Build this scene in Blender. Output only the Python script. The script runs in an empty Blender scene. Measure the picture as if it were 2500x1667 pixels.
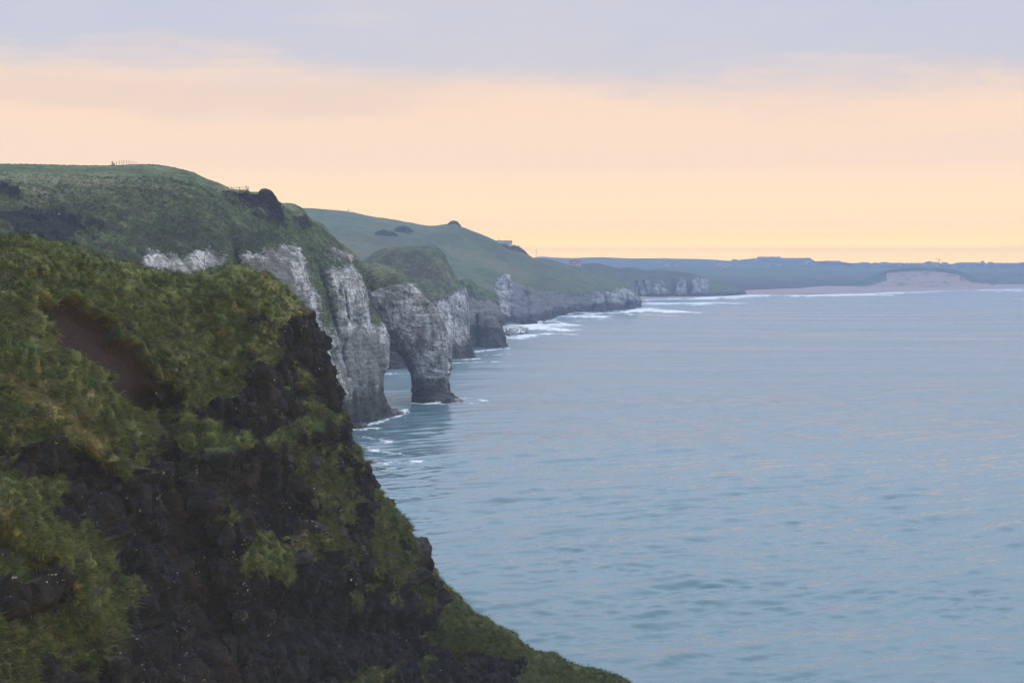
import bpy, bmesh, math, random
import numpy as np
from mathutils import Vector

random.seed(5)
rng = np.random.default_rng(11)
SC = bpy.context.scene
COL = SC.collection

# ------------------------------------------------------------------ reference frame
# eye 60 m above the sea, looking along +Y; focal length in reference pixels
F, YH, H, CX = 3434.0, 640.0, 60.0, 1250.0


def P(px, py, d):
    return np.array([(px - CX) * d / F, d, H + (YH - py) * d / F])


def WD(py):
    return H * F / (py - YH)


def W(px, py, z=0.0):
    d = (H - z) * F / (py - YH)
    return np.array([(px - CX) * d / F, d, z])


def proj(v):
    d = v[..., 1]
    return CX + v[..., 0] * F / d, YH + (H - v[..., 2]) * F / d


# ------------------------------------------------------------------ noise
def _h(ix, iy, iz, seed):
    h = (ix * 374761393 + iy * 668265263 + iz * 2147483647 + seed * 144665) & 0xFFFFFFFF
    h = ((h ^ (h >> 13)) * 1274126177) & 0xFFFFFFFF
    h = ((h ^ (h >> 16)) * 2246822519) & 0xFFFFFFFF
    return h ^ (h >> 15)


def perlin(p, seed=0):
    p = np.asarray(p, dtype=np.float64)
    i = np.floor(p).astype(np.int64)
    f = p - i
    u = f * f * f * (f * (f * 6 - 15) + 10)
    out = 0
    for dx in (0, 1):
        wx = u[:, 0] if dx else 1 - u[:, 0]
        for dy in (0, 1):
            wy = u[:, 1] if dy else 1 - u[:, 1]
            for dz in (0, 1):
                wz = u[:, 2] if dz else 1 - u[:, 2]
                h = _h(i[:, 0] + dx, i[:, 1] + dy, i[:, 2] + dz, seed)
                gx = (h & 255) / 127.5 - 1
                gy = ((h >> 8) & 255) / 127.5 - 1
                gz = ((h >> 16) & 255) / 127.5 - 1
                out = out + wx * wy * wz * (gx * (f[:, 0] - dx) + gy * (f[:, 1] - dy) + gz * (f[:, 2] - dz))
    return out * 1.4


def fbm(p, octv=4, gain=0.5, seed=0):
    a, s, t = 1.0, 0, 0
    q = np.array(p, dtype=np.float64)
    for o in range(octv):
        s = s + a * perlin(q, seed + o * 17)
        t += a
        a *= gain
        q = q * 2.03 + 13.7
    return s / t


def ridged(p, octv=3, seed=0):
    a, s, t = 1.0, 0, 0
    q = np.array(p, dtype=np.float64)
    for o in range(octv):
        s = s + a * (1 - 2 * np.abs(perlin(q, seed + o * 29)))
        t += a
        a *= 0.5
        q = q * 2.1 + 7.3
    return s / t


def voronoi(p, seed=0, jit=0.85):
    p = np.asarray(p, dtype=np.float64)
    i = np.floor(p).astype(np.int64)
    f1 = np.full(len(p), 9.0)
    f2 = np.full(len(p), 9.0)
    idn = np.zeros(len(p))
    for dx in (-1, 0, 1):
        for dy in (-1, 0, 1):
            for dz in (-1, 0, 1):
                c = i + np.array([dx, dy, dz])
                h = _h(c[:, 0], c[:, 1], c[:, 2], seed)
                q = np.stack([(h & 1023) / 1023., ((h >> 10) & 1023) / 1023., ((h >> 20) & 1023) / 1023.], 1)
                q = c + 0.5 + (q - 0.5) * jit
                d = np.sqrt(((p - q) ** 2).sum(1))
                near = d < f1
                f2 = np.where(near, f1, np.minimum(f2, d))
                idn = np.where(near, (h & 4095) / 4095., idn)
                f1 = np.where(near, d, f1)
    return f1, f2, idn


def sstep(a, b, x):
    t = np.clip((x - a) / (b - a), 0, 1)
    return t * t * (3 - 2 * t)


# ------------------------------------------------------------------ splines and lofts
def pchip(x, Y, xq):
    x = np.asarray(x, float)
    Y = np.asarray(Y, float)
    n = len(x)
    sh = (-1,) + (1,) * (Y.ndim - 1)
    hh = np.diff(x).reshape(sh)
    dl = np.diff(Y, axis=0) / hh
    m = np.zeros_like(Y)
    m[0], m[-1] = dl[0], dl[-1]
    if n > 2:
        w1 = 2 * hh[1:] + hh[:-1]
        w2 = hh[1:] + 2 * hh[:-1]
        ok = dl[1:] * dl[:-1] > 0
        with np.errstate(divide='ignore', invalid='ignore'):
            hm = (w1 + w2) / (w1 / dl[:-1] + w2 / dl[1:])
        m[1:-1] = np.where(ok, hm, 0)
    k = np.clip(np.searchsorted(x, xq, side='right') - 1, 0, n - 2)
    hk = (x[k + 1] - x[k]).reshape(sh)
    t = ((xq - x[k]).reshape(sh)) / hk
    h00 = 2 * t ** 3 - 3 * t ** 2 + 1
    h10 = t ** 3 - 2 * t ** 2 + t
    h01 = -2 * t ** 3 + 3 * t ** 2
    h11 = t ** 3 - t ** 2
    return h00 * Y[k] + h10 * hk * m[k] + h01 * Y[k + 1] + h11 * hk * m[k + 1]


def ctrl(col):
    """column control points -> (px,py,d); ('b',px,d) is a foot 4 m under water"""
    out = []
    for c in col:
        if c[0] == 'b':
            d = c[2]
            z = c[3] if len(c) > 3 else -4.0
            out.append((c[1], YH + (H - z) * F / d, d))
        else:
            out.append(c)
    return np.array(out, float)


def loft(cols, nu, nv, fb=0.07):
    """columns run: behind point, crest, ..., foot.  Returns grid (nu,nv,3) of (px,py,d)."""
    vq = np.linspace(0, 1, nv)
    R = []
    for c in cols:
        c = ctrl(c)
        seg = np.sqrt((np.diff(c[:, 0])) ** 2 + (np.diff(c[:, 1])) ** 2 + (0.12 * np.diff(c[:, 2])) ** 2) + 1e-3
        s = np.concatenate([[0], np.cumsum(seg)])
        s0 = s[1]
        v = np.where(s <= s0, s / s0 * fb, fb + (1 - fb) * (s - s0) / (s[-1] - s0))
        R.append(pchip(v, c, vq))
    R = np.array(R)
    du = np.sqrt(np.diff(R[:, :, 0], axis=0) ** 2 + np.diff(R[:, :, 1], axis=0) ** 2
                 + (0.3 * np.diff(R[:, :, 2], axis=0)) ** 2).mean(1) + 1e-3
    u = np.concatenate([[0], np.cumsum(du)])
    return pchip(u / u[-1], R, np.linspace(0, 1, nu))


def to_world(G):
    return np.stack([(G[..., 0] - CX) * G[..., 2] / F, G[..., 2], H + (YH - G[..., 1]) * G[..., 2] / F], -1)


def gnormals(V):
    a = np.gradient(V, axis=0)
    b = np.gradient(V, axis=1)
    n = np.cross(a, b)
    n /= np.linalg.norm(n, axis=-1, keepdims=True) + 1e-12
    return n


def facing(V, n):
    """flip so that the bulk of the normals looks towards the eye / up"""
    t = np.array([0, 0, H]) - V
    t /= np.linalg.norm(t, axis=-1, keepdims=True)
    return n if np.median((n * t).sum(-1)) > 0 else -n


def sd_poly(px, py, poly):
    """signed distance in reference pixels, positive inside"""
    poly = np.array(poly, float)
    best = np.full(px.shape, 1e9)
    ins = np.zeros(px.shape, bool)
    for k in range(len(poly)):
        a, b = poly[k], poly[(k + 1) % len(poly)]
        ab = b - a
        t = np.clip(((px - a[0]) * ab[0] + (py - a[1]) * ab[1]) / (ab @ ab + 1e-9), 0, 1)
        best = np.minimum(best, np.hypot(px - a[0] - t * ab[0], py - a[1] - t * ab[1]))
        c = ((a[1] > py) != (b[1] > py)) & (px < (b[0] - a[0]) * (py - a[1]) / (b[1] - a[1] + 1e-12) + a[0])
        ins ^= c
    return np.where(ins, best, -best)


def d_line(px, py, pts):
    pts = np.array(pts, float)
    best = np.full(px.shape, 1e9)
    for k in range(len(pts) - 1):
        a, b = pts[k], pts[k + 1]
        ab = b - a
        t = np.clip(((px - a[0]) * ab[0] + (py - a[1]) * ab[1]) / (ab @ ab + 1e-9), 0, 1)
        best = np.minimum(best, np.hypot(px - a[0] - t * ab[0], py - a[1] - t * ab[1]))
    return best


# ------------------------------------------------------------------ mesh helpers
def link(o, parent=None):
    COL.objects.link(o)
    if parent is not None:
        o.parent = parent
    return o


def tag(o, label=None, cat=None, group=None, kind=None):
    if label:
        o['label'] = label
    if cat:
        o['category'] = cat
    if group:
        o['group'] = group
    if kind:
        o['kind'] = kind
    return o


def np_mesh(name, V, faces, mat, attrs=None, smooth=True, cols=None):
    me = bpy.data.meshes.new(name)
    V = np.asarray(V, dtype=np.float32).reshape(-1, 3)
    faces = np.asarray(faces, dtype=np.int32)
    k = faces.shape[1]
    me.vertices.add(len(V))
    me.vertices.foreach_set('co', V.ravel())
    me.loops.add(faces.size)
    me.loops.foreach_set('vertex_index', faces.ravel())
    me.polygons.add(len(faces))
    me.polygons.foreach_set('loop_start', np.arange(0, faces.size, k, dtype=np.int32))
    me.polygons.foreach_set('use_smooth', np.full(len(faces), smooth))
    me.update(calc_edges=True)
    for an, av in (attrs or {}).items():
        a = me.attributes.new(an, 'FLOAT', 'POINT')
        a.data.foreach_set('value', np.asarray(av, np.float32).ravel())
    if cols is not None:
        a = me.attributes.new('tint', 'FLOAT_COLOR', 'POINT')
        a.data.foreach_set('color', np.asarray(cols, np.float32).ravel())
    if mat:
        me.materials.append(mat)
    return me


def grid_faces(nu, nv, closed_v=False, flip=False):
    i = np.arange(nu - 1)[:, None]
    nj = nv if closed_v else nv - 1
    j = np.arange(nj)[None, :]
    j2 = (j + 1) % nv
    f = np.stack([i * nv + j, (i + 1) * nv + j, (i + 1) * nv + j2, i * nv + j2], -1).reshape(-1, 4)
    return f[:, ::-1] if flip else f


def grid_obj(name, V, mat, attrs, closed_v=False):
    nu, nv = V.shape[:2]
    n = gnormals(V)
    t = np.array([0, 0, H]) - V
    flip = np.median((n * t).sum(-1)) < 0
    me = np_mesh(name, V, grid_faces(nu, nv, closed_v, flip), mat, attrs)
    return link(bpy.data.objects.new(name, me))


class MB:
    """collects simple solids in one bmesh"""

    def __init__(self):
        self.bm = bmesh.new()

    def box(self, c, s, rz=0.0, bev=0.0):
        r = bmesh.ops.create_cube(self.bm, size=1)
        for v in r['verts']:
            x, y, z = v.co.x * s[0], v.co.y * s[1], v.co.z * s[2]
            v.co = (c[0] + x * math.cos(rz) - y * math.sin(rz), c[1] + x * math.sin(rz) + y * math.cos(rz), c[2] + z)
        if bev:
            es = {e for v in r['verts'] for e in v.link_edges}
            bmesh.ops.bevel(self.bm, geom=list(es), offset=bev, segments=1, affect='EDGES')
        return self

    def tube(self, a, b, r0, r1=None, n=7):
        a, b = Vector(a), Vector(b)
        r1 = r0 if r1 is None else r1
        q = Vector((0, 0, 1)).rotation_difference(b - a)
        rings = []
        for p, r in ((a, r0), (b, r1)):
            rings.append([self.bm.verts.new(p + q @ Vector((r * math.cos(2 * math.pi * k / n), r * math.sin(2 * math.pi * k / n), 0))) for k in range(n)])
        for k in range(n):
            self.bm.faces.new((rings[0][k], rings[0][(k + 1) % n], rings[1][(k + 1) % n], rings[1][k]))
        self.bm.faces.new(rings[0][::-1])
        self.bm.faces.new(rings[1])
        return self

    def poly(self, pts, faces):
        vs = [self.bm.verts.new(p) for p in pts]
        for f in faces:
            self.bm.faces.new([vs[i] for i in f])
        return self

    def obj(self, name, mat, parent=None, smooth=False):
        me = bpy.data.meshes.new(name)
        bmesh.ops.recalc_face_normals(self.bm, faces=self.bm.faces)
        self.bm.to_mesh(me)
        self.bm.free()
        me.materials.append(mat)
        for p in me.polygons:
            p.use_smooth = smooth
        return link(bpy.data.objects.new(name, me), parent)


def empty(name, loc, rz=0.0):
    o = bpy.data.objects.new(name, None)
    o.location = Vector([float(c) for c in loc])
    o.rotation_euler = (0, 0, rz)
    o.empty_display_size = 0.5
    return link(o)


# ------------------------------------------------------------------ materials
class NT:
    def __init__(self, tree):
        self.t = tree
        self.t.nodes.clear()

    def n(self, ty, **kw):
        nd = self.t.nodes.new(ty)
        for k, v in kw.items():
            setattr(nd, k, v)
        return nd

    def put(self, sock, v):
        if isinstance(v, bpy.types.NodeSocket):
            self.t.links.new(v, sock)
        elif isinstance(v, (tuple, list)) and len(v) == 3 and sock.type == 'RGBA':
            sock.default_value = (*v, 1)
        else:
            sock.default_value = v

    def math(self, op, a, b=0.0, c=None, clamp=False):
        nd = self.n('ShaderNodeMath', operation=op, use_clamp=clamp)
        self.put(nd.inputs[0], a)
        self.put(nd.inputs[1], b)
        if c is not None:
            self.put(nd.inputs[2], c)
        return nd.outputs[0]

    def mix(self, f, a, b):
        nd = self.n('ShaderNodeMix', data_type='RGBA')
        self.put(nd.inputs[0], f)
        self.put(nd.inputs[6], a)
        self.put(nd.inputs[7], b)
        return nd.outputs[2]

    def ss(self, x, a, b, lo=0.0, hi=1.0):
        nd = self.n('ShaderNodeMapRange', interpolation_type='SMOOTHSTEP')
        self.put(nd.inputs[0], x)
        self.put(nd.inputs[1], a)
        self.put(nd.inputs[2], b)
        self.put(nd.inputs[3], lo)
        self.put(nd.inputs[4], hi)
        return nd.outputs[0]

    def scale(self, vec, s):
        nd = self.n('ShaderNodeVectorMath', operation='MULTIPLY')
        self.put(nd.inputs[0], vec)
        nd.inputs[1].default_value = s
        return nd.outputs[0]

    def noise(self, vec, sc=1.0, det=4, rough=0.55, dist=0.0):
        nd = self.n('ShaderNodeTexNoise')
        self.put(nd.inputs['Vector'], vec)
        nd.inputs['Scale'].default_value = sc
        nd.inputs['Detail'].default_value = det
        nd.inputs['Roughness'].default_value = rough
        nd.inputs['Distortion'].default_value = dist
        return nd.outputs[0]

    def vor(self, vec, sc=1.0, feature='F1', out='Distance'):
        nd = self.n('ShaderNodeTexVoronoi', feature=feature)
        self.put(nd.inputs['Vector'], vec)
        nd.inputs['Scale'].default_value = sc
        return nd.outputs[out]

    def attr(self, name, out='Fac'):
        return self.n('ShaderNodeAttribute', attribute_name=name).outputs[out]

    def ramp(self, f, stops):
        nd = self.n('ShaderNodeValToRGB')
        self.put(nd.inputs[0], f)
        el = nd.color_ramp.elements
        while len(el) < len(stops):
            el.new(0.5)
        for e, (p, c) in zip(el, stops):
            e.position = p
            e.color = (*c, 1)
        return nd.outputs[0]

    def bump(self, h, strength, dist, normal=None):
        nd = self.n('ShaderNodeBump')
        nd.inputs['Strength'].default_value = strength
        nd.inputs['Distance'].default_value = dist
        self.put(nd.inputs['Height'], h)
        if normal is not None:
            self.put(nd.inputs['Normal'], normal)
        return nd.outputs[0]

    def bsdf(self, color, rough=0.9, spec=0.2, normal=None, **kw):
        nd = self.n('ShaderNodeBsdfPrincipled')
        self.put(nd.inputs['Base Color'], color)
        self.put(nd.inputs['Roughness'], rough)
        self.put(nd.inputs['Specular IOR Level'], spec)
        if normal is not None:
            self.put(nd.inputs['Normal'], normal)
        return nd

    def out(self, sh):
        o = self.n('ShaderNodeOutputMaterial')
        self.t.links.new(sh, o.inputs['Surface'])


def new_mat(name):
    m = bpy.data.materials.new(name)
    m.use_nodes = True
    return m, NT(m.node_tree)


def terrain_mat(name, k, grass, bump=0.7, lichen=0.5, chalk_gain=1.0):
    """k: size in metres of the smallest grain; grass: dark, mid, straw, heather colours"""
    m, t = new_mat(name)
    pos = t.n('ShaderNodeNewGeometry').outputs['Position']
    g_dark, g_mid, g_straw, g_brown = grass
    n1 = t.noise(pos, 0.32 / k, 5, 0.65)
    n2 = t.noise(pos, 0.045 / k, 4, 0.6)
    n3 = t.noise(t.scale(pos, (1, 1, 1.6)), 1.1 / k, 3, 0.6)
    n4 = t.noise(pos, 0.012 / k, 3, 0.5)
    gc = t.mix(t.ss(n1, .36, .62), g_dark, g_mid)
    gc = t.mix(t.math('MULTIPLY', t.ss(n2, .48, .68), t.ss(n3, .35, .65)), gc, g_straw)
    gc = t.mix(t.math('MULTIPLY', t.ss(n4, .5, .66), t.ss(n1, .62, .38)), gc, g_brown)
    gc = t.mix(t.math('MULTIPLY', t.attr('straw'), t.ss(n3, .3, .6)), gc, g_straw)
    gc = t.mix(t.attr('heath'), gc, t.mix(n1, g_brown, tuple(c * .6 for c in g_dark)))
    # basalt with lichen specks
    r1 = t.noise(t.scale(pos, (1, 1, .5)), 0.4 / k, 5, 0.65)
    rc = t.mix(t.ss(r1, .35, .7), (.0035, .0040, .0075), (.020, .0185, .024))
    rc = t.mix(t.ss(t.noise(pos, .08 / k, 3), .55, .7, 0, .6), rc, (.027, .020, .020))
    lm = t.math('MULTIPLY', t.ss(t.noise(pos, 1.25 / k, 4, .7), .64, .69), t.ss(t.noise(pos, .17 / k, 4, .65), .49, .60))
    rc = t.mix(t.math('MULTIPLY', lm, lichen), rc, (.55, .55, .52))
    # soil
    so = t.mix(n1, (.013, .0085, .0085), (.036, .0225, .020))
    so = t.mix(t.ss(t.vor(pos, 1.3 / k), .13, .05, 0, .5), so, (.32, .28, .25))
    # chalk: bedded white limestone, grey weathering, rusty streaks, dark joints
    band = t.noise(t.scale(pos, (.05, .05, 1.0)), .5, 4, .62, .4)
    bandf = t.noise(t.scale(pos, (.09, .09, 2.2)), .7, 3, .6, .3)
    strk = t.noise(t.scale(pos, (1, 1, .12)), .26, 5, .65)
    blot = t.noise(pos, .11, 5, .65)
    fine = t.noise(t.scale(pos, (1, 1, 1.7)), 1.0 / max(k * .7, .8), 4, .7)
    cc = t.mix(t.ss(blot, .36, .62), (.13 * chalk_gain, .14 * chalk_gain, .15 * chalk_gain), (.58 * chalk_gain, .60 * chalk_gain, .62 * chalk_gain))
    cc = t.mix(t.ss(strk, .46, .66, 0, .85), cc, (.15, .14, .125))
    cc = t.mix(t.ss(fine, .56, .72, 0, .75), cc, (.13, .12, .105))
    cc = t.mix(t.ss(t.noise(pos, .06, 4, .6), .58, .7, 0, .5), cc, (.30, .22, .15))
    dark = t.math('MAXIMUM', t.ss(t.math('ABSOLUTE', t.math('SUBTRACT', band, .5)), .012, .003, 0, .6),
                  t.ss(t.math('ABSOLUTE', t.math('SUBTRACT', bandf, .47)), .010, .002, 0, .45))
    jt = t.vor(t.scale(pos, (1, 1, .6)), .16, 'DISTANCE_TO_EDGE')
    dark = t.math('MAXIMUM', dark, t.math('MULTIPLY', t.ss(jt, .035, .008, 0, .7), t.ss(blot, .4, .6)))
    cc = t.mix(dark, cc, (.06, .06, .062))
    stain = t.attr('stain')  # weathering stains, plus shade painted into the cliff clefts
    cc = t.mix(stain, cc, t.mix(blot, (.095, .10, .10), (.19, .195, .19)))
    # tide zone
    wc = t.mix(t.ss(blot, .4, .65), (.017, .019, .022), (.072, .060, .050))
    col = t.mix(t.attr('rock'), gc, rc)
    col = t.mix(t.attr('chalk'), col, cc)
    col = t.mix(t.attr('wet'), col, wc)
    col = t.mix(t.attr('soil'), col, so)
    col = t.mix(t.attr('sand'), col, t.mix(n2, (.30, .22, .185), (.39, .295, .25)))
    hgt = t.math('ADD', t.math('MULTIPLY', n1, .6), t.math('MULTIPLY', n3, .4))
    ch = t.math('MULTIPLY', t.attr('chalk'), t.math('ADD', t.math('MULTIPLY', band, .7), t.math('MULTIPLY', dark, -.6)))
    nb = t.bump(t.math('ADD', hgt, ch), bump, k * 1.5)
    b = t.bsdf(col, .92, .12, nb)
    t.out(b.outputs[0])
    return m


def plain_mat(name, c1, c2=None, sc=1.0, rough=.85, spec=.3):
    m, t = new_mat(name)
    pos = t.n('ShaderNodeTexCoord').outputs['Object']
    c2 = c2 or tuple(x * .75 for x in c1)
    n = t.noise(pos, sc, 4, .6)
    b = t.bsdf(t.mix(t.ss(n, .35, .65), c1, c2), rough, spec, t.bump(n, .3, .05))
    t.out(b.outputs[0])
    return m


G_BLUFF = ((.020, .036, .012), (.096, .130, .040), (.28, .255, .135), (.046, .042, .024))
G_MID = ((.028, .046, .022), (.086, .122, .052), (.21, .20, .12), (.050, .046, .032))
G_FAR = ((.048, .072, .03), (.085, .115, .045), (.14, .125, .07), (.075, .052, .038))
M_BLUFF = terrain_mat('bluff_turf_and_basalt', .55, G_BLUFF, .8, .9)
M_MID = terrain_mat('slope_turf_and_chalk', 1.7, G_MID, .6, .6, 1.0)
M_FAR = terrain_mat('far_turf_and_chalk', 5.0, G_FAR, .5, .2, .78)
M_DIST = terrain_mat('distant_fields', 14.0, G_FAR, .4, 0, .9)


def masks(n, **kw):
    a = {k: np.zeros(n) for k in ('rock', 'chalk', 'wet', 'soil', 'straw', 'heath', 'stain', 'sand')}
    a.update({k: np.broadcast_to(v, n) if np.isscalar(v) else v for k, v in kw.items()})
    return a


# ------------------------------------------------------------------ 1. the near bluff
SIL = [(-260, 560, 128, -500, 70), (0, 586, 132, -120, 78), (71, 581, 134, 0, 82), (119, 596, 136, 45, 85), (177, 605, 139, 90, 88),
       (221, 622, 141, 130, 91), (306, 644, 146, 200, 97), (391, 664, 150, 275, 104), (476, 673, 153, 350, 110),
       (520, 660, 155, 385, 113), (561, 653, 156, 420, 116), (610, 660, 158, 465, 119), (656, 675, 159, 500, 121), (707, 714, 161, 560, 125),
       (748, 758, 163, 620, 128), (768, 792, 163.5, 650, 129.5), (779, 826, 164, 680, 131), (800, 893, 165, 740, 134), (819, 958, 166, 790, 137),
       (842, 1019, 167, 850, 140), (868, 1090, 168, 910, 142), (884, 1128, 168.5, 945, 143.5), (907, 1163, 169, 980, 145), (930, 1209, 170, 1010, 146),
       (964, 1254, 171, 1050, 148), (991, 1293, 172, 1085, 149), (1044, 1381, 174, 1150, 152), (1086, 1434, 175, 1200, 154), (1113, 1465, 176, 1240, 155),
       (1136, 1496, 177, 1265, 156), (1194, 1522, 179, 1310, 157), (1243, 1549, 180.5, 1355, 158), (1297, 1599, 182, 1400, 159), (1350, 1612, 183.5, 1450, 159.5),
       (1408, 1641, 185, 1500, 160), (1465, 1650, 186, 1550, 160.5), (1507, 1666, 187, 1600, 161), (1600, 1720, 189, 1700, 163),
       (1700, 1800, 186, 1800, 168)]
cols = []
for k, (sx, sy, ds, bx, db) in enumerate(SIL):
    side = float(sstep(560, 860, np.array(sx)))
    bx0, by0 = -70 * side, 20 + 10 * side
    c = [(sx + bx0, sy + by0 + 8, ds + 75), (sx + bx0 * .5, sy + by0 * .5, ds + 22), (sx, sy, ds)]
    for tt in (.03, .08, .16, .28, .42, .58, .76, 1.0):
        c.append((sx + (bx - sx) * tt, sy + (1950 - sy) * tt, ds - (ds - db) * tt ** .66))
    cols.append(c)
NU, NV = 1080, 800
G = loft(cols, NU, NV, .035)
px, py = G[..., 0].copy(), G[..., 1].copy()
rel = np.zeros(px.shape)


def bell(pts, w, amt):
    return amt * np.exp(-(d_line(px, py, pts) / w) ** 2)


rel += bell([(115, 745), (200, 790), (270, 850), (330, 920), (375, 1000)], 62, -1.6)
rel += bell([(375, 1010), (395, 1090), (410, 1180), (440, 1300), (480, 1450), (550, 1650), (600, 1900)], 62, -4.5)
rel += bell([(-60, 850), (60, 895), (180, 955), (280, 1010), (338, 1100)], 50, 1.8)
rel += bell([(0, 1235), (96, 1330), (191, 1430), (262, 1560), (300, 1700)], 42, 3.4)
rel += bell([(190, 1160), (240, 1240), (270, 1320)], 55, -4.0)
rel += bell([(20, 1120), (110, 1170)], 35, -1.6)
rel += bell([(575, 1200), (640, 1230), (700, 1250)], 60, -2.6)
rel += bell([(560, 1030), (640, 1020), (700, 1020)], 26, -1.6)
rel += bell([(520, 1085), (640, 1085), (760, 1050), (825, 1030)], 22, 1.4)
rel += bell([(640, 1370), (690, 1400)], 40, 2.0)
rel += bell([(680, 1500), (800, 1540), (950, 1560), (1050, 1560)], 60, -3.2)
rel += bell([(1080, 1530), (1160, 1530), (1230, 1560)], 26, 1.6)
rel += bell([(480, 800), (560, 900), (500, 1000)], 60, -1.2)
rel += bell([(640, 760), (690, 800), (730, 790)], 40, .8)
edge = np.clip((np.arange(NV) / NV - .05) / .05, 0, 1)[None, :]
G[..., 2] -= rel * edge
V = to_world(G)
N = facing(V, gnormals(V))
p = V.reshape(-1, 3)
nrm = N.reshape(-1, 3)
fx, fy = px.ravel(), py.ravel()
GP = """50,650,1 200,700,1 350,720,1 500,720,1 600,720,1 680,760,.95 450,850,1 550,850,1 640,830,.8 480,950,1 560,930,.75 640,900,.6 100,900,1
200,1000,1 60,1050,1 250,1080,1 300,1020,1 720,815,0 740,850,0 770,900,0 700,820,.15 780,960,.08 810,1000,.05 745,935,.5 690,905,.45 670,880,.5
540,1010,.1 600,1000,.05 650,970,.15 700,1000,.1 560,1040,0 650,1040,0 700,1030,.1 520,960,.65 740,990,.6 760,1020,.7 820,1025,.85 780,1010,.7
600,1080,.8 700,1078,.75 520,1075,.85 780,1060,.4 740,1120,.6 800,1110,.5 850,1110,.2 850,1060,.1 600,1160,.1 580,1200,0 650,1200,0 690,1180,.05
620,1260,0 680,1280,0 720,1160,.3 760,1170,.65 800,1200,.65 840,1180,.5 880,1180,.2 780,1280,.4 830,1260,.4 880,1250,.5 900,1300,.55 740,1330,.6
640,1360,1 680,1380,1 620,1400,.85 560,1280,.4 540,1260,.35 530,1400,.1 560,1430,.05 650,1440,.1 760,1400,.2 820,1380,.4 880,1400,.3 950,1350,.5
980,1300,.6 1000,1400,.45 900,1450,.3 800,1480,.05 700,1500,0 650,1560,0 780,1580,0 850,1550,.1 1000,1460,.35 1060,1460,.2 950,1530,.1 1050,1510,.1
900,1600,0 1000,1590,0 1110,1510,1 1150,1530,1 1200,1550,1 1080,1555,.9 1250,1572,.9 1150,1610,.1 1200,1640,.1 1250,1640,.15 1310,1640,1 1380,1650,1
1100,1650,.05 960,1655,.35 900,1660,.8 420,1100,.3 450,1200,.15 400,1180,.3 350,1120,.75 300,1150,.6 250,1160,.2 200,1150,.12 180,1200,.1 240,1230,0
300,1250,0 350,1300,0 420,1300,0 300,1380,.05 400,1450,0 340,1500,.05 480,1550,0 350,1600,0 550,1600,0 260,1300,.2 280,1400,.45 250,1480,.95
330,1440,.45 30,1130,.5 80,1130,.45 110,1170,.55 60,1230,.9 130,1260,.5 150,1330,.95 40,1310,1 100,1380,.85 200,1380,.85 180,1450,1 230,1540,1
30,1400,.6 60,1460,.35 20,1500,.3 100,1500,.4 150,1560,.75 60,1600,.7 100,1650,.5 200,1640,.4 160,1600,.6 30,1640,.8 250,1620,.6 470,1080,.9 480,1150,.6
520,1200,.35 500,1300,.2"""
num = np.zeros(len(p))
den = np.zeros(len(p))
for tok in GP.split():
    a, b, g = map(float, tok.split(','))
    w = 1.0 / (((fx - a) ** 2 + (fy - b) ** 2) + 120.0) ** 1.7
    num += w * g
    den += w
gness = num / den
gness = gness + .13 * sstep(620, 720, fx) * sstep(1040, 1100, fy) * sstep(1560, 1450, fy)
SCAR = [(74, 722), (126, 748), (165, 725), (199, 751), (260, 778), (283, 797), (279, 828), (325, 851), (344, 878), (375, 904), (383, 927),
        (371, 947), (386, 981), (367, 1012), (328, 1002), (284, 982), (258, 950), (264, 936), (226, 912), (182, 888), (138, 836), (106, 803), (86, 760)]
CHUTE = [(355, 990), (392, 1000), (418, 1060), (440, 1180), (480, 1300), (505, 1420), (570, 1560), (590, 1700), (515, 1700), (460, 1500), (432, 1380), (402, 1250), (372, 1130)]
nz_soil = fbm(p / 2.2, 3, seed=31) * 14
sd = sd_poly(fx, fy, SCAR) + nz_soil * .6
scar = sstep(-.6, .9, sd)
chute = sstep(-8, 12, sd_poly(fx, fy, CHUTE) + nz_soil * 1.8)
big = fbm(p / 9.0, 3, seed=1)
mid = fbm(p / 3.0, 3, seed=2)
tus = fbm(p / np.array([1.0, 1.0, .8]), 3, seed=3)
sml = fbm(p / .35, 2, seed=4)
gr = gness + .80 * fbm(p / 3.6, 4, .55, seed=5) * (.35 + 1.3 * np.clip(1 - np.abs(gness - .45) * 1.7, 0, 1)) + .25 * fbm(p / .9, 3, seed=6) + .4 * (nrm[:, 2] - .5)
rock = 1 - sstep(.40, .56, gr)
rock *= sstep(0, 1, 1 - scar)
# terracettes: small contour steps trodden in the turf
terr = ridged(np.stack([p[:, 0] / 7, p[:, 1] / 7, p[:, 2] / 1.5], 1), 2, seed=9)
humm = ridged(p / np.array([2.6, 2.6, 2.2]) + .35 * np.stack([tus, mid, tus], 1), 3, seed=14)
d_grass = .8 * big + .8 * mid + .42 * tus + .15 * sml + .25 * terr + .34 * humm
f1, f2, cid = voronoi(p / np.array([1.5, 1.5, 4.2]) + .3 * np.stack([mid, big, mid], 1), seed=21)
h1, h2, cid3 = voronoi(p / np.array([5.5, 5.5, 3.6]) + .4 * np.stack([mid, big, mid], 1), seed=23)
g1, g2, cid2 = voronoi(p / np.array([.75, .75, .95]), seed=22)
d_rock = -.30 + 1.1 * big + .9 * mid + 1.7 * (cid - .5) + 1.3 * np.minimum(f2 - f1, .4) + .38 * (cid2 - .5) + .4 * np.minimum(g2 - g1, .3) + 2.2 * (cid3 - .5) + 1.0 * np.minimum(h2 - h1, .25) + .12 * sml
d_soil = -.5 * sstep(-2, 14, sd) - .9 * sstep(-1, 2.5, sd) + .10 * mid + .06 * sml + .8 * big
disp = d_grass * (1 - rock) + d_rock * rock
disp = disp * (1 - scar) + d_soil * scar
lip = np.exp(-((sd + 4) / 4.5) ** 2) * .5
disp = disp + lip
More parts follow.
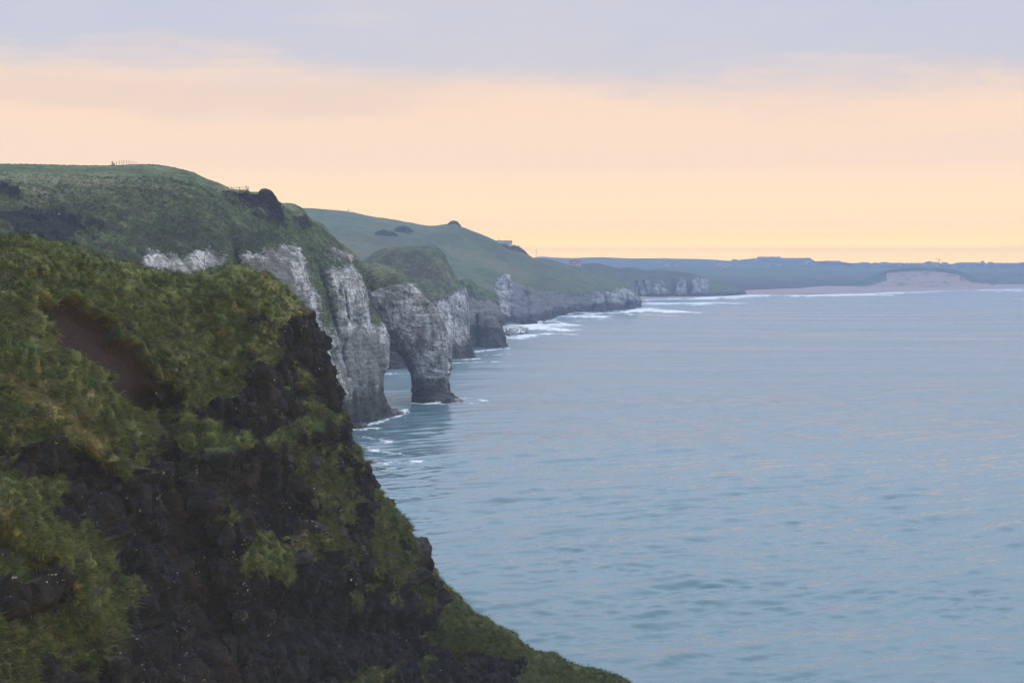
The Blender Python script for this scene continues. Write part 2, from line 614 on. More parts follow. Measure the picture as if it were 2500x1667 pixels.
behind = np.repeat(np.clip((np.arange(NV) / NV - .0) / .03, 0.0, 1)[None, :], NU, 0).ravel()
# keep the traced skyline quiet in proportion
silq = np.repeat((.45 + .55 * np.clip((np.arange(NV) / NV - .035) / .06, 0, 1))[None, :], NU, 0).ravel()
disp = disp * behind * silq
V2 = (p + nrm * disp[:, None]).reshape(V.shape)
straw = sstep(.05, .45, fbm(p / 2.6, 4, .6, seed=40)) * .5
straw = np.maximum(straw, np.exp(-(d_line(fx, fy, [(0, 925), (80, 985), (150, 1030), (230, 1090)]) / 24) ** 2) * .9)
heath = .8 * sstep(.18, .5, fbm(p / 5.0, 3, seed=41))
soil = np.maximum(scar, chute * .55 * sstep(-.35, .25, mid + .6 * tus))
rock = np.maximum(rock * (1 - scar), chute * .4)
attrs = masks(len(p), rock=rock, soil=soil, straw=straw, heath=heath * (1 - rock), wet=sstep(4, 1.5, p[:, 2]))
bluff = grid_obj('headland', V2, M_BLUFF, attrs)
tag(bluff, 'near grassy headland with dark basalt crags and a brown earth slip', 'headland', kind='structure')
BL = dict(px=fx, py=fy, V=V2.reshape(-1, 3), grass=(1 - rock) * (1 - soil) * sstep(2, -5, sd), straw=straw, heath=heath)
BLN = facing(V2, gnormals(V2)).reshape(-1, 3)


def on_bluff(x, y):
    k = np.argmin((BL['px'] - x) ** 2 + (BL['py'] - y) ** 2 + 1e5 * (np.tile(np.arange(NV), NU) < NV * .03))
    return BL['V'][k], BLN[k]


# grass tussocks: clumps of drooping blades
M_BLADE, t = new_mat('grass_blade')
tb = t.bsdf(t.attr('tint', 'Color'), .8, .1)
tl = t.n('ShaderNodeBsdfTranslucent')
t.put(tl.inputs[0], t.attr('tint', 'Color'))
tm = t.n('ShaderNodeMixShader')
tm.inputs[0].default_value = .4
t.t.links.new(tb.outputs[0], tm.inputs[1])
t.t.links.new(tl.outputs[0], tm.inputs[2])
t.out(tm.outputs[0])


def tussocks(label, V, n, wgt, ok, pal, n_t, per, size, n_loose, straw, heath, seed):
    idx0 = np.nonzero(ok & (wgt > .45))[0]
    w = wgt[idx0]
    ti = rng.choice(idx0, n_t, p=w / w.sum())
    ts = size * rng.uniform(.55, 1.3, n_t)
    ti_tone = np.clip(.45 + rng.normal(0, .30, n_t) + 1.0 * fbm(V[ti] / (size * 7), 3, seed=seed), 0, 1)
    ti_straw = np.clip(straw[ti] * .9 + rng.normal(-.08, .28, n_t), 0, 1)
    j = np.repeat(np.arange(n_t), per)
    li = rng.choice(idx0, n_loose, p=w / w.sum())
    idx = np.concatenate([ti[j], li])
    cnt = len(idx)
    S = np.concatenate([ts[j], np.full(n_loose, size * .55)])[:, None]
    nn = n[idx]
    # tangent frame
    tx = np.cross(nn, np.array([0.3, .1, 1.0]))
    tx /= np.linalg.norm(tx, axis=1, keepdims=True) + 1e-9
    ty = np.cross(nn, tx)
    a = rng.uniform(0, 2 * np.pi, cnt)[:, None]
    rr = np.sqrt(rng.uniform(0, 1, cnt))[:, None]
    rad = tx * np.cos(a) + ty * np.sin(a)
    b = V[idx] + rad * rr * S * .35 + rng.normal(0, .08 * size, (cnt, 3))
    down = np.stack([nn[:, 0], nn[:, 1], -.6 * np.ones(cnt)], 1)
    comb = fbm(V[idx] / (size * 5), 2, seed=seed + 3)[:, None] * np.array([1.2, .5, 0])
    up = nn * .5 + np.array([0, 0, .30]) + rad * rr * .45 + down * .3 + comb + rng.normal(0, .13, (cnt, 3))
    up /= np.linalg.norm(up, axis=1, keepdims=True)
    L = S * rng.uniform(.5, 1.25, cnt)[:, None]
    tipd = rad * .35 * rr + down * .9 + comb + nn * .2 + rng.normal(0, .15, (cnt, 3))
    tipd /= np.linalg.norm(tipd, axis=1, keepdims=True)
    side = np.cross(up, rng.normal(0, 1, (cnt, 3)))
    side /= np.linalg.norm(side, axis=1, keepdims=True)
    wd = S * rng.uniform(.025, .055, cnt)[:, None]
    m_ = b + up * L * .6
    tp = m_ + tipd * L * .65
    b = b - nn * .08 * size
    pts = np.stack([b - side * wd, b + side * wd, m_ + side * wd * .7, m_ - side * wd * .7, tp], 1)
    base = np.arange(cnt)[:, None] * 5
    q = np.concatenate([base + np.array([[0, 1, 2]]), base + np.array([[0, 2, 3]]), base + np.array([[3, 2, 4]])], 0)
    dark, mid_, st, br = [np.array(c) for c in pal]
    tone = np.concatenate([ti_tone[j], np.clip(.42 + 1.7 * fbm(V[li] / (size * 4), 3, seed=seed + 1), 0, 1)])
    tone = np.clip(tone + .9 * fbm(V[idx] / np.array([1.1, 1.1, 3.4]) / size * .55, 3, seed=seed + 5) + rng.normal(0, .10, cnt), 0, 1)[:, None]
    c = dark + (mid_ - dark) * tone
    stw = np.concatenate([ti_straw[j], np.clip(straw[li] * .7 + rng.normal(0, .15, n_loose), 0, .9)])[:, None]
    c = c * (1 - stw) + st * stw
    hth = np.clip(heath[idx] * .8, 0, 1)[:, None]
    c = c * (1 - hth) + br * 1.3 * hth
    c = np.repeat(np.concatenate([c, np.ones((cnt, 1))], 1), 5, 0)
    me = np_mesh('grass', pts.reshape(-1, 3), q, M_BLADE, cols=c)
    return tag(link(bpy.data.objects.new('grass', me)), label, 'grass', kind='stuff')


tussocks('rough tussocky grass growing on the near headland', BL['V'], BLN, BL['grass'],
         (BL['px'] > -60) & (BL['px'] < 1600) & (BL['py'] < 1720), G_BLUFF, 16000, 18, .50, 150000, BL['straw'], BL['heath'], 90)


tussocks('long pale wisps of dry grass lying over the near headland turf', BL['V'], BLN, BL['grass'],
         (BL['px'] > -60) & (BL['px'] < 1600) & (BL['py'] < 1720), G_BLUFF, 10, 1, 1.35, 16000, np.clip(BL['straw'] * .6 + .45, 0, 1), BL['heath'] * .2, 190)

# ------------------------------------------------------------------ 2. the hill and chalk cliff behind the bluff


def cliff(name, cols, nu, nv, polys_chalk, scale, mat, label, rock_polys=(), straw_polys=(), heath_polys=(), stain_polys=(), soil_polys=(), turf_polys=(), wet_z=9.0,
          fb=.06, amp=(2.2, 1.8, 1.0), camp=(3.4, .4), soft=10, seed=0, cut=(), kind='structure', cat='cliff', turf=None, label_turf=None):
    G = loft(cols, nu, nv, fb)
    px, py = G[..., 0].ravel(), G[..., 1].ravel()
    for pts, w, amt in cut:
        G[..., 2] -= (amt * np.exp(-(d_line(px, py, pts) / w) ** 2)).reshape(G.shape[:2])
    V = to_world(G)
    N = facing(V, gnormals(V))
    p, n = V.reshape(-1, 3), N.reshape(-1, 3)
    s = scale
    big = fbm(p / (14 * s), 3, seed=seed + 1)
    mid = fbm(p / (5 * s), 3, seed=seed + 2)
    tus = fbm(p / (1.7 * s), 3, seed=seed + 3)
    jag = fbm(p / (4 * s), 4, .6, seed=seed + 4) * soft * 1.6

    hf = fbm(p / (1.2 * s), 3, .7, seed=seed + 9) * soft * 2.6

    def msk(polys, sf=soft, j=1.0):
        a = np.zeros(len(p))
        for q in polys:
            a = np.maximum(a, sstep(-sf * .4, sf * .4, sd_poly(px, py, q) + jag * j + hf))
        return a

    chalk = msk(polys_chalk, soft * 1.5)
    for q in turf_polys:
        chalk = chalk * (1 - sstep(-3, 3, sd_poly(px, py, q) + jag * .5 + hf * .5))
    wet = sstep(wet_z * 1.35, wet_z * .6, p[:, 2] + .7 * wet_z * big + .35 * wet_z * mid + .2 * wet_z * tus)
    rock = msk(rock_polys)
    steep = 1 - np.abs(n[:, 2])
    # turf ledges growing on the chalk
    tuft = sstep(.28, .45, fbm(p / np.array([6 * s, 6 * s, 2.2 * s]), 4, .6, seed=seed + 7) - .10)
    chalk = chalk * (1 - .8 * tuft)
    bed = fbm(np.stack([p[:, 0] / (18 * s), p[:, 1] / (18 * s), p[:, 2] / (1.5 * s)], 1), 3, .6, seed=seed + 5)
    butt = ridged(np.stack([p[:, 0] / (11 * s), p[:, 1] / (11 * s), p[:, 2] / (60 * s)], 1) + .15 * mid[:, None], 3, seed=seed + 6)
    f1, f2, cid = voronoi(p / (np.array([3.2, 3.2, 2.4]) * s), seed=seed + 8)
    hard = np.maximum(np.maximum(chalk, wet), rock)
    d_g = amp[0] * s * big * .6 + amp[1] * s * mid * .5 + amp[2] * s * tus * .8
    d_c = camp[0] * s * butt * .5 + camp[1] * s * bed * 1.2 + .55 * s * (cid - .5) + .5 * s * np.minimum(f2 - f1, .4) + amp[1] * s * mid * .5 + .25 * s * tus
    disp = d_g * (1 - hard) + d_c * hard
    vv = np.arange(nv) / nv
    q = np.repeat((np.clip(vv / fb, 0, 1) * (.55 + .45 * np.clip((vv - fb) / .08, 0, 1)))[None, :], nu, 0).ravel()
    V2 = (p + n * (disp * q)[:, None]).reshape(V.shape)
    stn_shade = msk(stain_polys) * .85
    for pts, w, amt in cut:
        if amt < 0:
            stn_shade = np.maximum(stn_shade, .9 * np.exp(-((d_line(px, py, pts) + jag * .25) / (w * .55)) ** 2))  # shade of the clefts painted into the chalk colour, over the stains
    stn_shade = np.maximum(stn_shade, .8 * sstep(.12, .4, fbm(np.stack([p[:, 0] / (5 * s), p[:, 1] / (5 * s), p[:, 2] / (26 * s)], 1), 4, .6, seed=seed + 12)))
    attrs = masks(len(p), chalk=chalk, wet=wet, rock=rock, straw=msk(straw_polys) * .8, heath=msk(heath_polys) * np.clip(.45 + 1.2 * mid + .8 * tus, 0, 1), stain=stn_shade, soil=msk(soil_polys) * .8)
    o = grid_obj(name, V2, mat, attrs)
    tag(o, label, cat, kind=kind)
    SURF.append((px, py, V2.reshape(-1, 3), np.repeat(vv[None, :] >= fb, nu, 0).ravel()))
    if False:
        pass
    if turf:
        nt, per, size = turf
        V3 = V2.reshape(-1, 3)
        n3 = facing(V2, gnormals(V2)).reshape(-1, 3)
        tussocks(label_turf, V3, n3, (1 - hard) * np.clip(n3[:, 2] + .3, 0, 1), (px > -80) & (py < 1100) & np.repeat(vv[None, :] > fb + .035, nu, 0).ravel(), G_MID, nt, per, size, nt * 3,
                 np.maximum(attrs['straw'], sstep(0, .4, big) * .5), attrs['heath'], seed)
    return o


SURF = []


def on_surf(k, x, y):
    px, py, V, ok = SURF[k]
    j = np.argmin((px - x) ** 2 + (py - y) ** 2 + 1e6 * (~ok))
    return V[j]


H2 = [
    [(-300, 412, 800), (-300, 396, 560), (-300, 445, 430), (-290, 520, 405), (-280, 600, 385), (-270, 700, 365), ('b', -240, 380)],
    [(-120, 410, 800), (-120, 399, 560), (-120, 443, 430), (-115, 505, 408), (-110, 560, 396), (-105, 700, 365), ('b', -100, 380)],
    [(20, 412, 800), (20, 401, 560), (20, 441, 438), (20, 500, 415), (22, 540, 402), (26, 600, 390), (34, 720, 375), ('b', 60, 380)],
    [(130, 414, 800), (130, 403, 560), (130, 442, 452), (130, 505, 428), (132, 550, 412), (135, 610, 402), (142, 720, 388), ('b', 160, 383)],
    [(240, 416, 780), (240, 405, 550), (240, 430, 470), (245, 505, 436), (250, 575, 416), (258, 635, 404), (268, 720, 395), ('b', 285, 390)],
    [(300, 416, 740), (305, 403.5, 540), (308, 430, 475), (315, 505, 442), (322, 580, 421), (330, 640, 408), (342, 730, 400), ('b', 360, 397)],
    [(345, 418, 720), (350, 402, 530), (355, 430, 480), (362, 505, 448), (370, 580, 427), (378, 630, 415), (390, 730, 408), ('b', 405, 405)],
    [(410, 424, 680), (412, 407, 520), (418, 440, 478), (426, 515, 448), (434, 585, 430), (442, 622, 421), (455, 740, 416), ('b', 475, 412)],
    [(468, 438, 640), (467, 420, 510), (476, 460, 475), (488, 530, 453), (498, 590, 438), (505, 622, 431), (518, 740, 427), ('b', 540, 424)],
    [(510, 460, 620), (505, 438, 507), (516, 480, 478), (530, 545, 458), (540, 590, 446), (546, 622, 440), (558, 740, 438), ('b', 580, 434)],
    [(545, 475, 620), (538, 449, 505), (552, 500, 482), (562, 555, 464), (571, 595, 455), (577, 640, 451), (590, 740, 448), ('b', 620, 446)],
    [(590, 500, 620), (580, 470, 512), (592, 520, 488), (602, 570, 471), (608, 600, 461), (616, 640, 456), (632, 740, 454), ('b', 670, 454)],
    [(640, 520, 640), (632, 492, 520), (644, 540, 494), (656, 585, 476), (664, 612, 466), (674, 650, 462), (696, 760, 460), ('b', 740, 466)],
    [(690, 530, 660), (684, 496, 533), (700, 545, 506), (712, 585, 488), (720, 608, 479), (736, 680, 474), (764, 800, 474), (796, 930, 479), ('b', 828, 497)],
    [(712, 530, 670), (706, 497, 545), (722, 545, 516), (733, 590, 499), (744, 640, 488), (762, 720, 483), (790, 830, 483), (815, 940, 487), ('b', 842, 503)],
    [(735, 530, 680), (732, 504, 556), (748, 555, 527), (758, 600, 511), (770, 660, 501), (788, 740, 496), (812, 850, 495), (832, 950, 498), ('b', 853, 509)],
    [(758, 560, 690), (757, 531, 566), (772, 580, 538), (784, 625, 521), (797, 680, 512), (812, 760, 508), (835, 860, 507), (850, 955, 509), ('b', 868, 516)],
    [(790, 580, 700), (788, 549, 578), (805, 600, 549), (818, 640, 534), (828, 668, 525), (842, 760, 519), (858, 870, 517), (872, 960, 519), ('b', 893, 526)],
    [(820, 600, 710), (818, 583, 592), (834, 620, 562), (845, 648, 548), (852, 672, 539), (868, 740, 532), (884, 850, 529), (896, 950, 530), ('b', 918, 534)],
    [(850, 630, 720), (850, 604, 606), (862, 636, 580), (868, 660, 566), (874, 685, 556), (892, 750, 548), (912, 850, 544), (915, 950, 543), ('b', 942, 541)],
    [(868, 650, 730), (874, 631, 622), (882, 662, 600), (887, 682, 588), (897, 732, 576), (929, 782, 566), (943, 826, 562), (944, 856, 561), (941, 888, 561), (925, 930, 561), (928, 966, 559), (938, 992, 556), ('b', 980, 545, -3)],
    [(850, 660, 760), (860, 640, 680), (868, 668, 670), (874, 690, 655), (884, 740, 640), (910, 790, 630), (925, 826, 625), (930, 856, 622), (928, 888, 620), (915, 930, 620), (918, 966, 616), (922, 992, 610), ('b', 945, 600, -3)],
]
CH_A = [(585, 660), (592, 622), (640, 622), (690, 604), (724, 602), (735, 622), (746, 651), (753, 690), (776, 725), (780, 777), (790, 806), (806, 832), (835, 830), (850, 900), (842, 940), (838, 1010), (820, 1060), (560, 1130), (420, 1130), (500, 800), (580, 700)]
CH_B = [(796, 672), (808, 656), (828, 662), (836, 655), (860, 655), (885, 690), (897, 735), (930, 785), (952, 830), (954, 895), (938, 935), (950, 1000), (800, 1060), (800, 940), (800, 840), (812, 800), (824, 756), (811, 712)]
CH_C = [(340, 660), (360, 618), (400, 622), (440, 632), (490, 612), (512, 612), (540, 628), (560, 660), (560, 1150), (340, 1180)]
CH_D = [(808, 612), (830, 620), (855, 628), (852, 638), (826, 634)]
cliff('cliff', H2, 1000, 620, [CH_A, CH_B, CH_C, CH_D], 1.0, M_MID,
      'tall chalk cliff under a green hill directly behind the near headland',
      rock_polys=[[(-60, 520), (30, 520), (90, 512), (140, 520), (190, 525), (200, 555), (180, 580), (155, 600), (120, 590), (90, 575), (50, 575), (20, 540), (-60, 530)],
                  [(-60, 445), (20, 452), (45, 470), (40, 482), (0, 470), (-60, 465)],
                  [(550, 470), (610, 472), (680, 490), (697, 560), (660, 540), (610, 512), (575, 490)], [(715, 528), (738, 535), (752, 556), (742, 556), (722, 540)],
                  [(205, 545), (232, 535), (228, 552), (212, 556)], [(242, 552), (258, 556), (255, 568), (244, 566)], [(190, 552), (212, 560), (210, 568), (192, 562)]],
      stain_polys=[[(836, 810), (880, 800), (930, 830), (945, 935), (850, 940), (832, 880)], [(600, 640), (700, 640), (735, 740), (700, 760), (600, 690)]],
      straw_polys=[[(-60, 425), (100, 425), (280, 440), (260, 460), (80, 445), (-60, 445)]],
      heath_polys=[[(350, 560), (480, 540), (560, 590), (560, 625), (440, 620), (360, 600)], [(580, 560), (660, 560), (715, 590), (700, 602), (600, 612), (575, 600)]],
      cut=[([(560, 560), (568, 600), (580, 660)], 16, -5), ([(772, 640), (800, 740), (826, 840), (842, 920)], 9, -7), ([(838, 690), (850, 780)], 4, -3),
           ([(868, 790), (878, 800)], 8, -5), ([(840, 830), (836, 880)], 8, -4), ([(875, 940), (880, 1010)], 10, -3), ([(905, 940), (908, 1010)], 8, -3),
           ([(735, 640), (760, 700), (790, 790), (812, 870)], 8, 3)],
      turf_polys=[[(880, 650), (892, 662), (906, 690), (919, 740), (931, 790), (924, 800), (906, 790), (898, 752), (888, 700)], [(806, 846), (822, 848), (820, 882), (808, 880)], [(826, 700), (838, 712), (834, 735), (826, 722)]],
      wet_z=13.0, seed=100, turf=(12000, 9, .95), label_turf='wind blown tussock grass on the nearer green hill')

# basalt crag under the viewpoint rail
CRAG = [(535, 470), (547, 464), (560, 463.5), (580, 464), (605, 465), (612, 468.5), (630, 469), (634, 466), (638, 462), (648, 460.5), (655, 462), (660, 464), (668, 472), (676, 485), (682, 495), (688, 512), (692, 540), (696, 556)]


def crag():
    cols = []
    for x, y in CRAG:
        yb = 474 + (x - 547) * .58 + 14
        yb = max(yb, y + 8)
        d0 = 500 + (x - 547) * .08
        side = max(0, (x - 650) / 46.0)
        cols.append([(x - 20 * side, y + 22, d0 + 60), (x - 6 * side, y + 3, d0 + 10), (x, y, d0), (x + 1, y + (yb - y) * .12, d0 - 3), (x + 2, y + (yb - y) * .5, d0 - 5), (x + 3, yb, d0 - 7 - 5 * (1 - side)), (x + 4, yb + 18, d0 - 2)])
    x, y = CRAG[-1]
    cols.append([(650, y + 20, 590), (664, y + 10, 560), (676, y, 545), (678, y + 8, 545), (680, y + 16, 545), (680, y + 22, 545), (680, y + 30, 545)])
    G = loft(cols, 320, 200, .08)
    px, py = G[..., 0].ravel(), G[..., 1].ravel()
    V = to_world(G)
    N = facing(V, gnormals(V))
    p, n = V.reshape(-1, 3), N.reshape(-1, 3)
    f1, f2, cid = voronoi(p / np.array([1.6, 1.6, 1.1]), seed=5)
    big = fbm(p / 5, 3, seed=6)
    d = 1.0 * (cid - .5) + .8 * np.minimum(f2 - f1, .4) + 1.1 * big
    vv = np.clip((np.arange(200) / 200 - .12) / .1, .15, 1)
    d = d * np.repeat(vv[None, :], 320, 0).ravel()
    g = sstep(.62, .85, n[:, 2] + .35 * fbm(p / 2.5, 3, seed=8) + 0 * sstep(14, 4, sd_poly(px, py, [(630, 470), (655, 464), (668, 482), (640, 490), (625, 478)]) * -1) * .3)
    o = grid_obj('rock_outcrop', (p + n * d[:, None]).reshape(V.shape), M_MID, masks(len(p), rock=1 - g))
    tag(o, 'dark basalt crag at the brow of the hill beneath the wooden rail', 'crag', kind='structure')


crag()

# ------------------------------------------------------------------ 3. the arch
ARCH = [  # outer x,y  inner x,y  centre depth, half thickness
    (835, 640, 845, 838, 640, 30), (880, 641, 900, 850, 636, 28), (912, 644, 922, 854, 630, 27), (940, 648, 940, 856, 626, 25), (968, 659, 954, 857, 622, 23),
    (984, 667, 962, 858, 620, 21), (1005, 687, 970, 862, 618, 20), (1027, 708, 976, 867, 617, 19), (1045, 728, 982, 874, 617, 18), (1058, 746, 987, 882, 617, 17),
    (1074, 775, 994, 894, 617, 16), (1088, 812, 1000, 908, 617, 15.5), (1097, 850, 1005, 924, 617, 15), (1097, 885, 1007, 935, 617, 14.5),
    (1091, 912, 1006, 944, 617, 14), (1088, 936, 1005, 952, 617, 14), (1091, 952, 1007, 962, 617, 14.5), (1095, 964, 1009, 975, 617, 15.5),
    (1114, 976, 1010, 986, 617, 17), (1124, 990, 1010, 996, 617, 18)]


def arch():
    A = np.array(ARCH, float)
    A[1:, 2] += 5
    A[1:12, 3] -= 8
    nu, nv = 520, 420
    u = np.concatenate([[0], np.cumsum(np.hypot(*(np.diff((A[:, :2] + A[:, 2:4]) / 2, axis=0).T)))])
    Q = pchip(u / u[-1], A, np.linspace(0, 1, nu))
    th = np.linspace(0, 2 * np.pi, nv, endpoint=False)
    ex = .72
    c = np.sign(np.cos(th)) * np.abs(np.cos(th)) ** ex
    s = np.sign(np.sin(th)) * np.abs(np.sin(th)) ** ex
    mx, my = (Q[:, 0] + Q[:, 2]) / 2, (Q[:, 1] + Q[:, 3]) / 2
    G = np.stack([mx[:, None] + (Q[:, 0] - mx)[:, None] * c, my[:, None] + (Q[:, 1] - my)[:, None] * c, Q[:, 4][:, None] - Q[:, 5][:, None] * s], -1)
    px, py = G[..., 0].ravel(), G[..., 1].ravel()
    V = to_world(G)
    Vw = np.concatenate([V[:, -1:], V, V[:, :1]], 1)
    n = gnormals(Vw)[:, 1:-1]
    ctr = V.mean(1, keepdims=True)
    if ((V - ctr) * n).sum(-1).mean() < 0:
        n = -n
    p, n = V.reshape(-1, 3), n.reshape(-1, 3)
    big = fbm(p / 12, 3, seed=51)
    mid = fbm(p / 4.5, 3, seed=52)
    tus = fbm(p / 1.5, 3, seed=53)
    jag = fbm(p / 3.5, 4, .6, seed=54) * 12
    turf = [(820, 600), (960, 600), (1120, 760), (1098, 830), (1088, 815), (1070, 775), (1052, 745), (1025, 715), (1008, 693), (985, 692), (960, 698), (930, 706), (905, 716), (892, 700), (870, 690)]
    g = sstep(-4, 5, sd_poly(px, py, turf) + jag * .5)
    dip = p[:, 2] + .25 * p[:, 0] + 2.5 * big
    bed = fbm(np.stack([p[:, 0] / 16, p[:, 1] / 16, dip / 1.3], 1), 3, .6, seed=55)
    f1, f2, cid = voronoi(p / np.array([2.6, 2.6, 1.7]), seed=56)
    butt = ridged(np.stack([p[:, 0] / 7 + p[:, 2] / 22, p[:, 1] / 7, p[:, 2] / 40], 1) + .2 * mid[:, None], 3, seed=57)
    hole_dark = sstep(14, 0, np.abs(d_line(px, py, [(940, 815), (975, 850), (990, 880)])) - 8)  # darker band along the upper rim of the opening
    d = (1.3 * big + .7 * mid + .5 * tus) * g + (1 - g) * (.45 * bed + 1.9 * butt * .8 + .7 * (cid - .5) + .6 * np.minimum(f2 - f1, .4) + .8 * mid + .4 * tus)
    V2 = (p + n * d[:, None]).reshape(V.shape)
    wet = .9 * sstep(19, 2, p[:, 2] + 7 * big + 4 * mid + 2 * tus)
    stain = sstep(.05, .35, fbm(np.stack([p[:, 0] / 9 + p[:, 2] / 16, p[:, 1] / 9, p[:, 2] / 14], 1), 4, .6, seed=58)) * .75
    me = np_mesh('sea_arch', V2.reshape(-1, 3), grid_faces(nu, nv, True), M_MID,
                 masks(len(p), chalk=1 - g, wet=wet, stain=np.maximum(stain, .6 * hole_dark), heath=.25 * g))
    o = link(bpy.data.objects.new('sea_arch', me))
    tag(o, 'white chalk sea arch with a grassy cap, its outer leg standing in the water', 'sea arch', kind='structure')


arch()

# ------------------------------------------------------------------ 4. headlands beyond the arch
H4 = [
    [(800, 640, 1000), (840, 652, 960), (850, 690, 920), (862, 730, 890), (880, 800, 850), ('b', 895, 790)],
    [(880, 650, 1080), (880, 640, 960), (892, 675, 910), (905, 715, 880), (925, 820, 820), ('b', 935, 786)],
    [(900, 640, 1080), (897, 628, 965), (912, 668, 910), (925, 715, 875), (945, 830, 805), ('b', 958, 783)],
    [(920, 628, 1080), (918, 614, 970), (933, 660, 912), (945, 715, 872), (968, 830, 815), ('b', 980, 790)],
    [(940, 618, 1080), (942, 605.5, 972), (955, 652, 915), (968, 715, 872), (988, 830, 828), ('b', 1000, 800)],
    [(1000, 612, 1080), (1000, 601, 972), (1010, 645, 920), (1025, 700, 886), (1045, 745, 866), (1058, 830, 850), ('b', 1070, 835)],
    [(1055, 612, 1080), (1057, 599.5, 970), (1070, 640, 930), (1082, 695, 898), (1088, 735, 884), (1095, 830, 872), ('b', 1108, 866)],
    [(1075, 630, 1090), (1080, 614, 972), (1092, 655, 942), (1102, 700, 916), (1108, 726, 903), (1116, 820, 888), ('b', 1130, 874)],
    [(1085, 650, 1100), (1097, 650, 980), (1107, 680, 955), (1117, 706, 936), (1124, 730, 920), (1130, 800, 905), ('b', 1146, 878)],
    [(1095, 680, 1110), (1114, 678, 985), (1123, 692, 970), (1134, 706, 955), (1137, 740, 940), (1140, 790, 925), (1141, 830, 912), ('b', 1164, 880)],
    [(1080, 690, 1140), (1098, 690, 1080), (1108, 702, 1060), (1118, 716, 1040), (1122, 746, 1020), (1124, 790, 1010), (1126, 830, 1000), ('b', 1140, 960)],
]
cliff('cliff', H4, 420, 380, [[(1040, 770), (1060, 738), (1085, 728), (1105, 722), (1120, 712), (1138, 704), (1145, 760), (1150, 880), (880, 940), (880, 800), (960, 790)]],
      1.25, M_MID, 'chalk cliff with a rounded grassy dome just beyond the sea arch',
      heath_polys=[[(915, 640), (960, 622), (1030, 612), (1060, 640), (1050, 680), (1020, 700), (960, 690)]], wet_z=11, seed=200, soft=7,
      stain_polys=[[(900, 800), (1010, 800), (1010, 920), (900, 920)]])
H5 = [
    [(1080, 700, 1250), (1098, 696, 1120), (1104, 730, 1070), (1108, 790, 1020), ('b', 1116, 985)],
    [(1110, 698, 1250), (1118, 690, 1120), (1126, 725, 1070), (1132, 790, 1020), ('b', 1140, 990)],
    [(1125, 692, 1250), (1128, 683, 1115), (1138, 720, 1068), (1146, 785, 1022), ('b', 1154, 992)],
    [(1142, 690, 1250), (1146, 681.5, 1115), (1156, 718, 1062), (1163, 785, 1025), ('b', 1170, 1005)],
    [(1160, 704, 1250), (1164, 696, 1112), (1171, 726, 1060), (1178, 785, 1020), ('b', 1185, 990)],
    [(1182, 712, 1250), (1186, 705.5, 1108), (1192, 735, 1056), (1200, 790, 1015), ('b', 1208, 990)],
    [(1196, 722, 1250), (1206, 715, 1102), (1210, 745, 1060), (1215, 790, 1020), ('b', 1222, 996)],
    [(1198, 732, 1250), (1215, 726, 1100), (1217, 754, 1070), (1222, 788, 1035), (1226, 823, 1015), ('b', 1237, 1002)],
    [(1190, 740, 1250), (1202, 736, 1190), (1204, 760, 1170), (1208, 790, 1150), (1210, 823, 1130), ('b', 1216, 1100)],
]
cliff('cliff', H5, 300, 300, [[(1128, 720), (1150, 726), (1180, 738), (1215, 740), (1230, 790), (1240, 850), (1120, 850), (1125, 780)]],
      1.3, M_MID, 'dark hollowed headland with a cave between the domed cliff and the surf',
      stain_polys=[[(1120, 700), (1235, 700), (1245, 860), (1120, 860)]], cut=[([(1166, 775), (1166, 860)], 5, -22), ([(1186, 800), (1188, 850)], 4, -8)], wet_z=16, seed=230, soft=6)

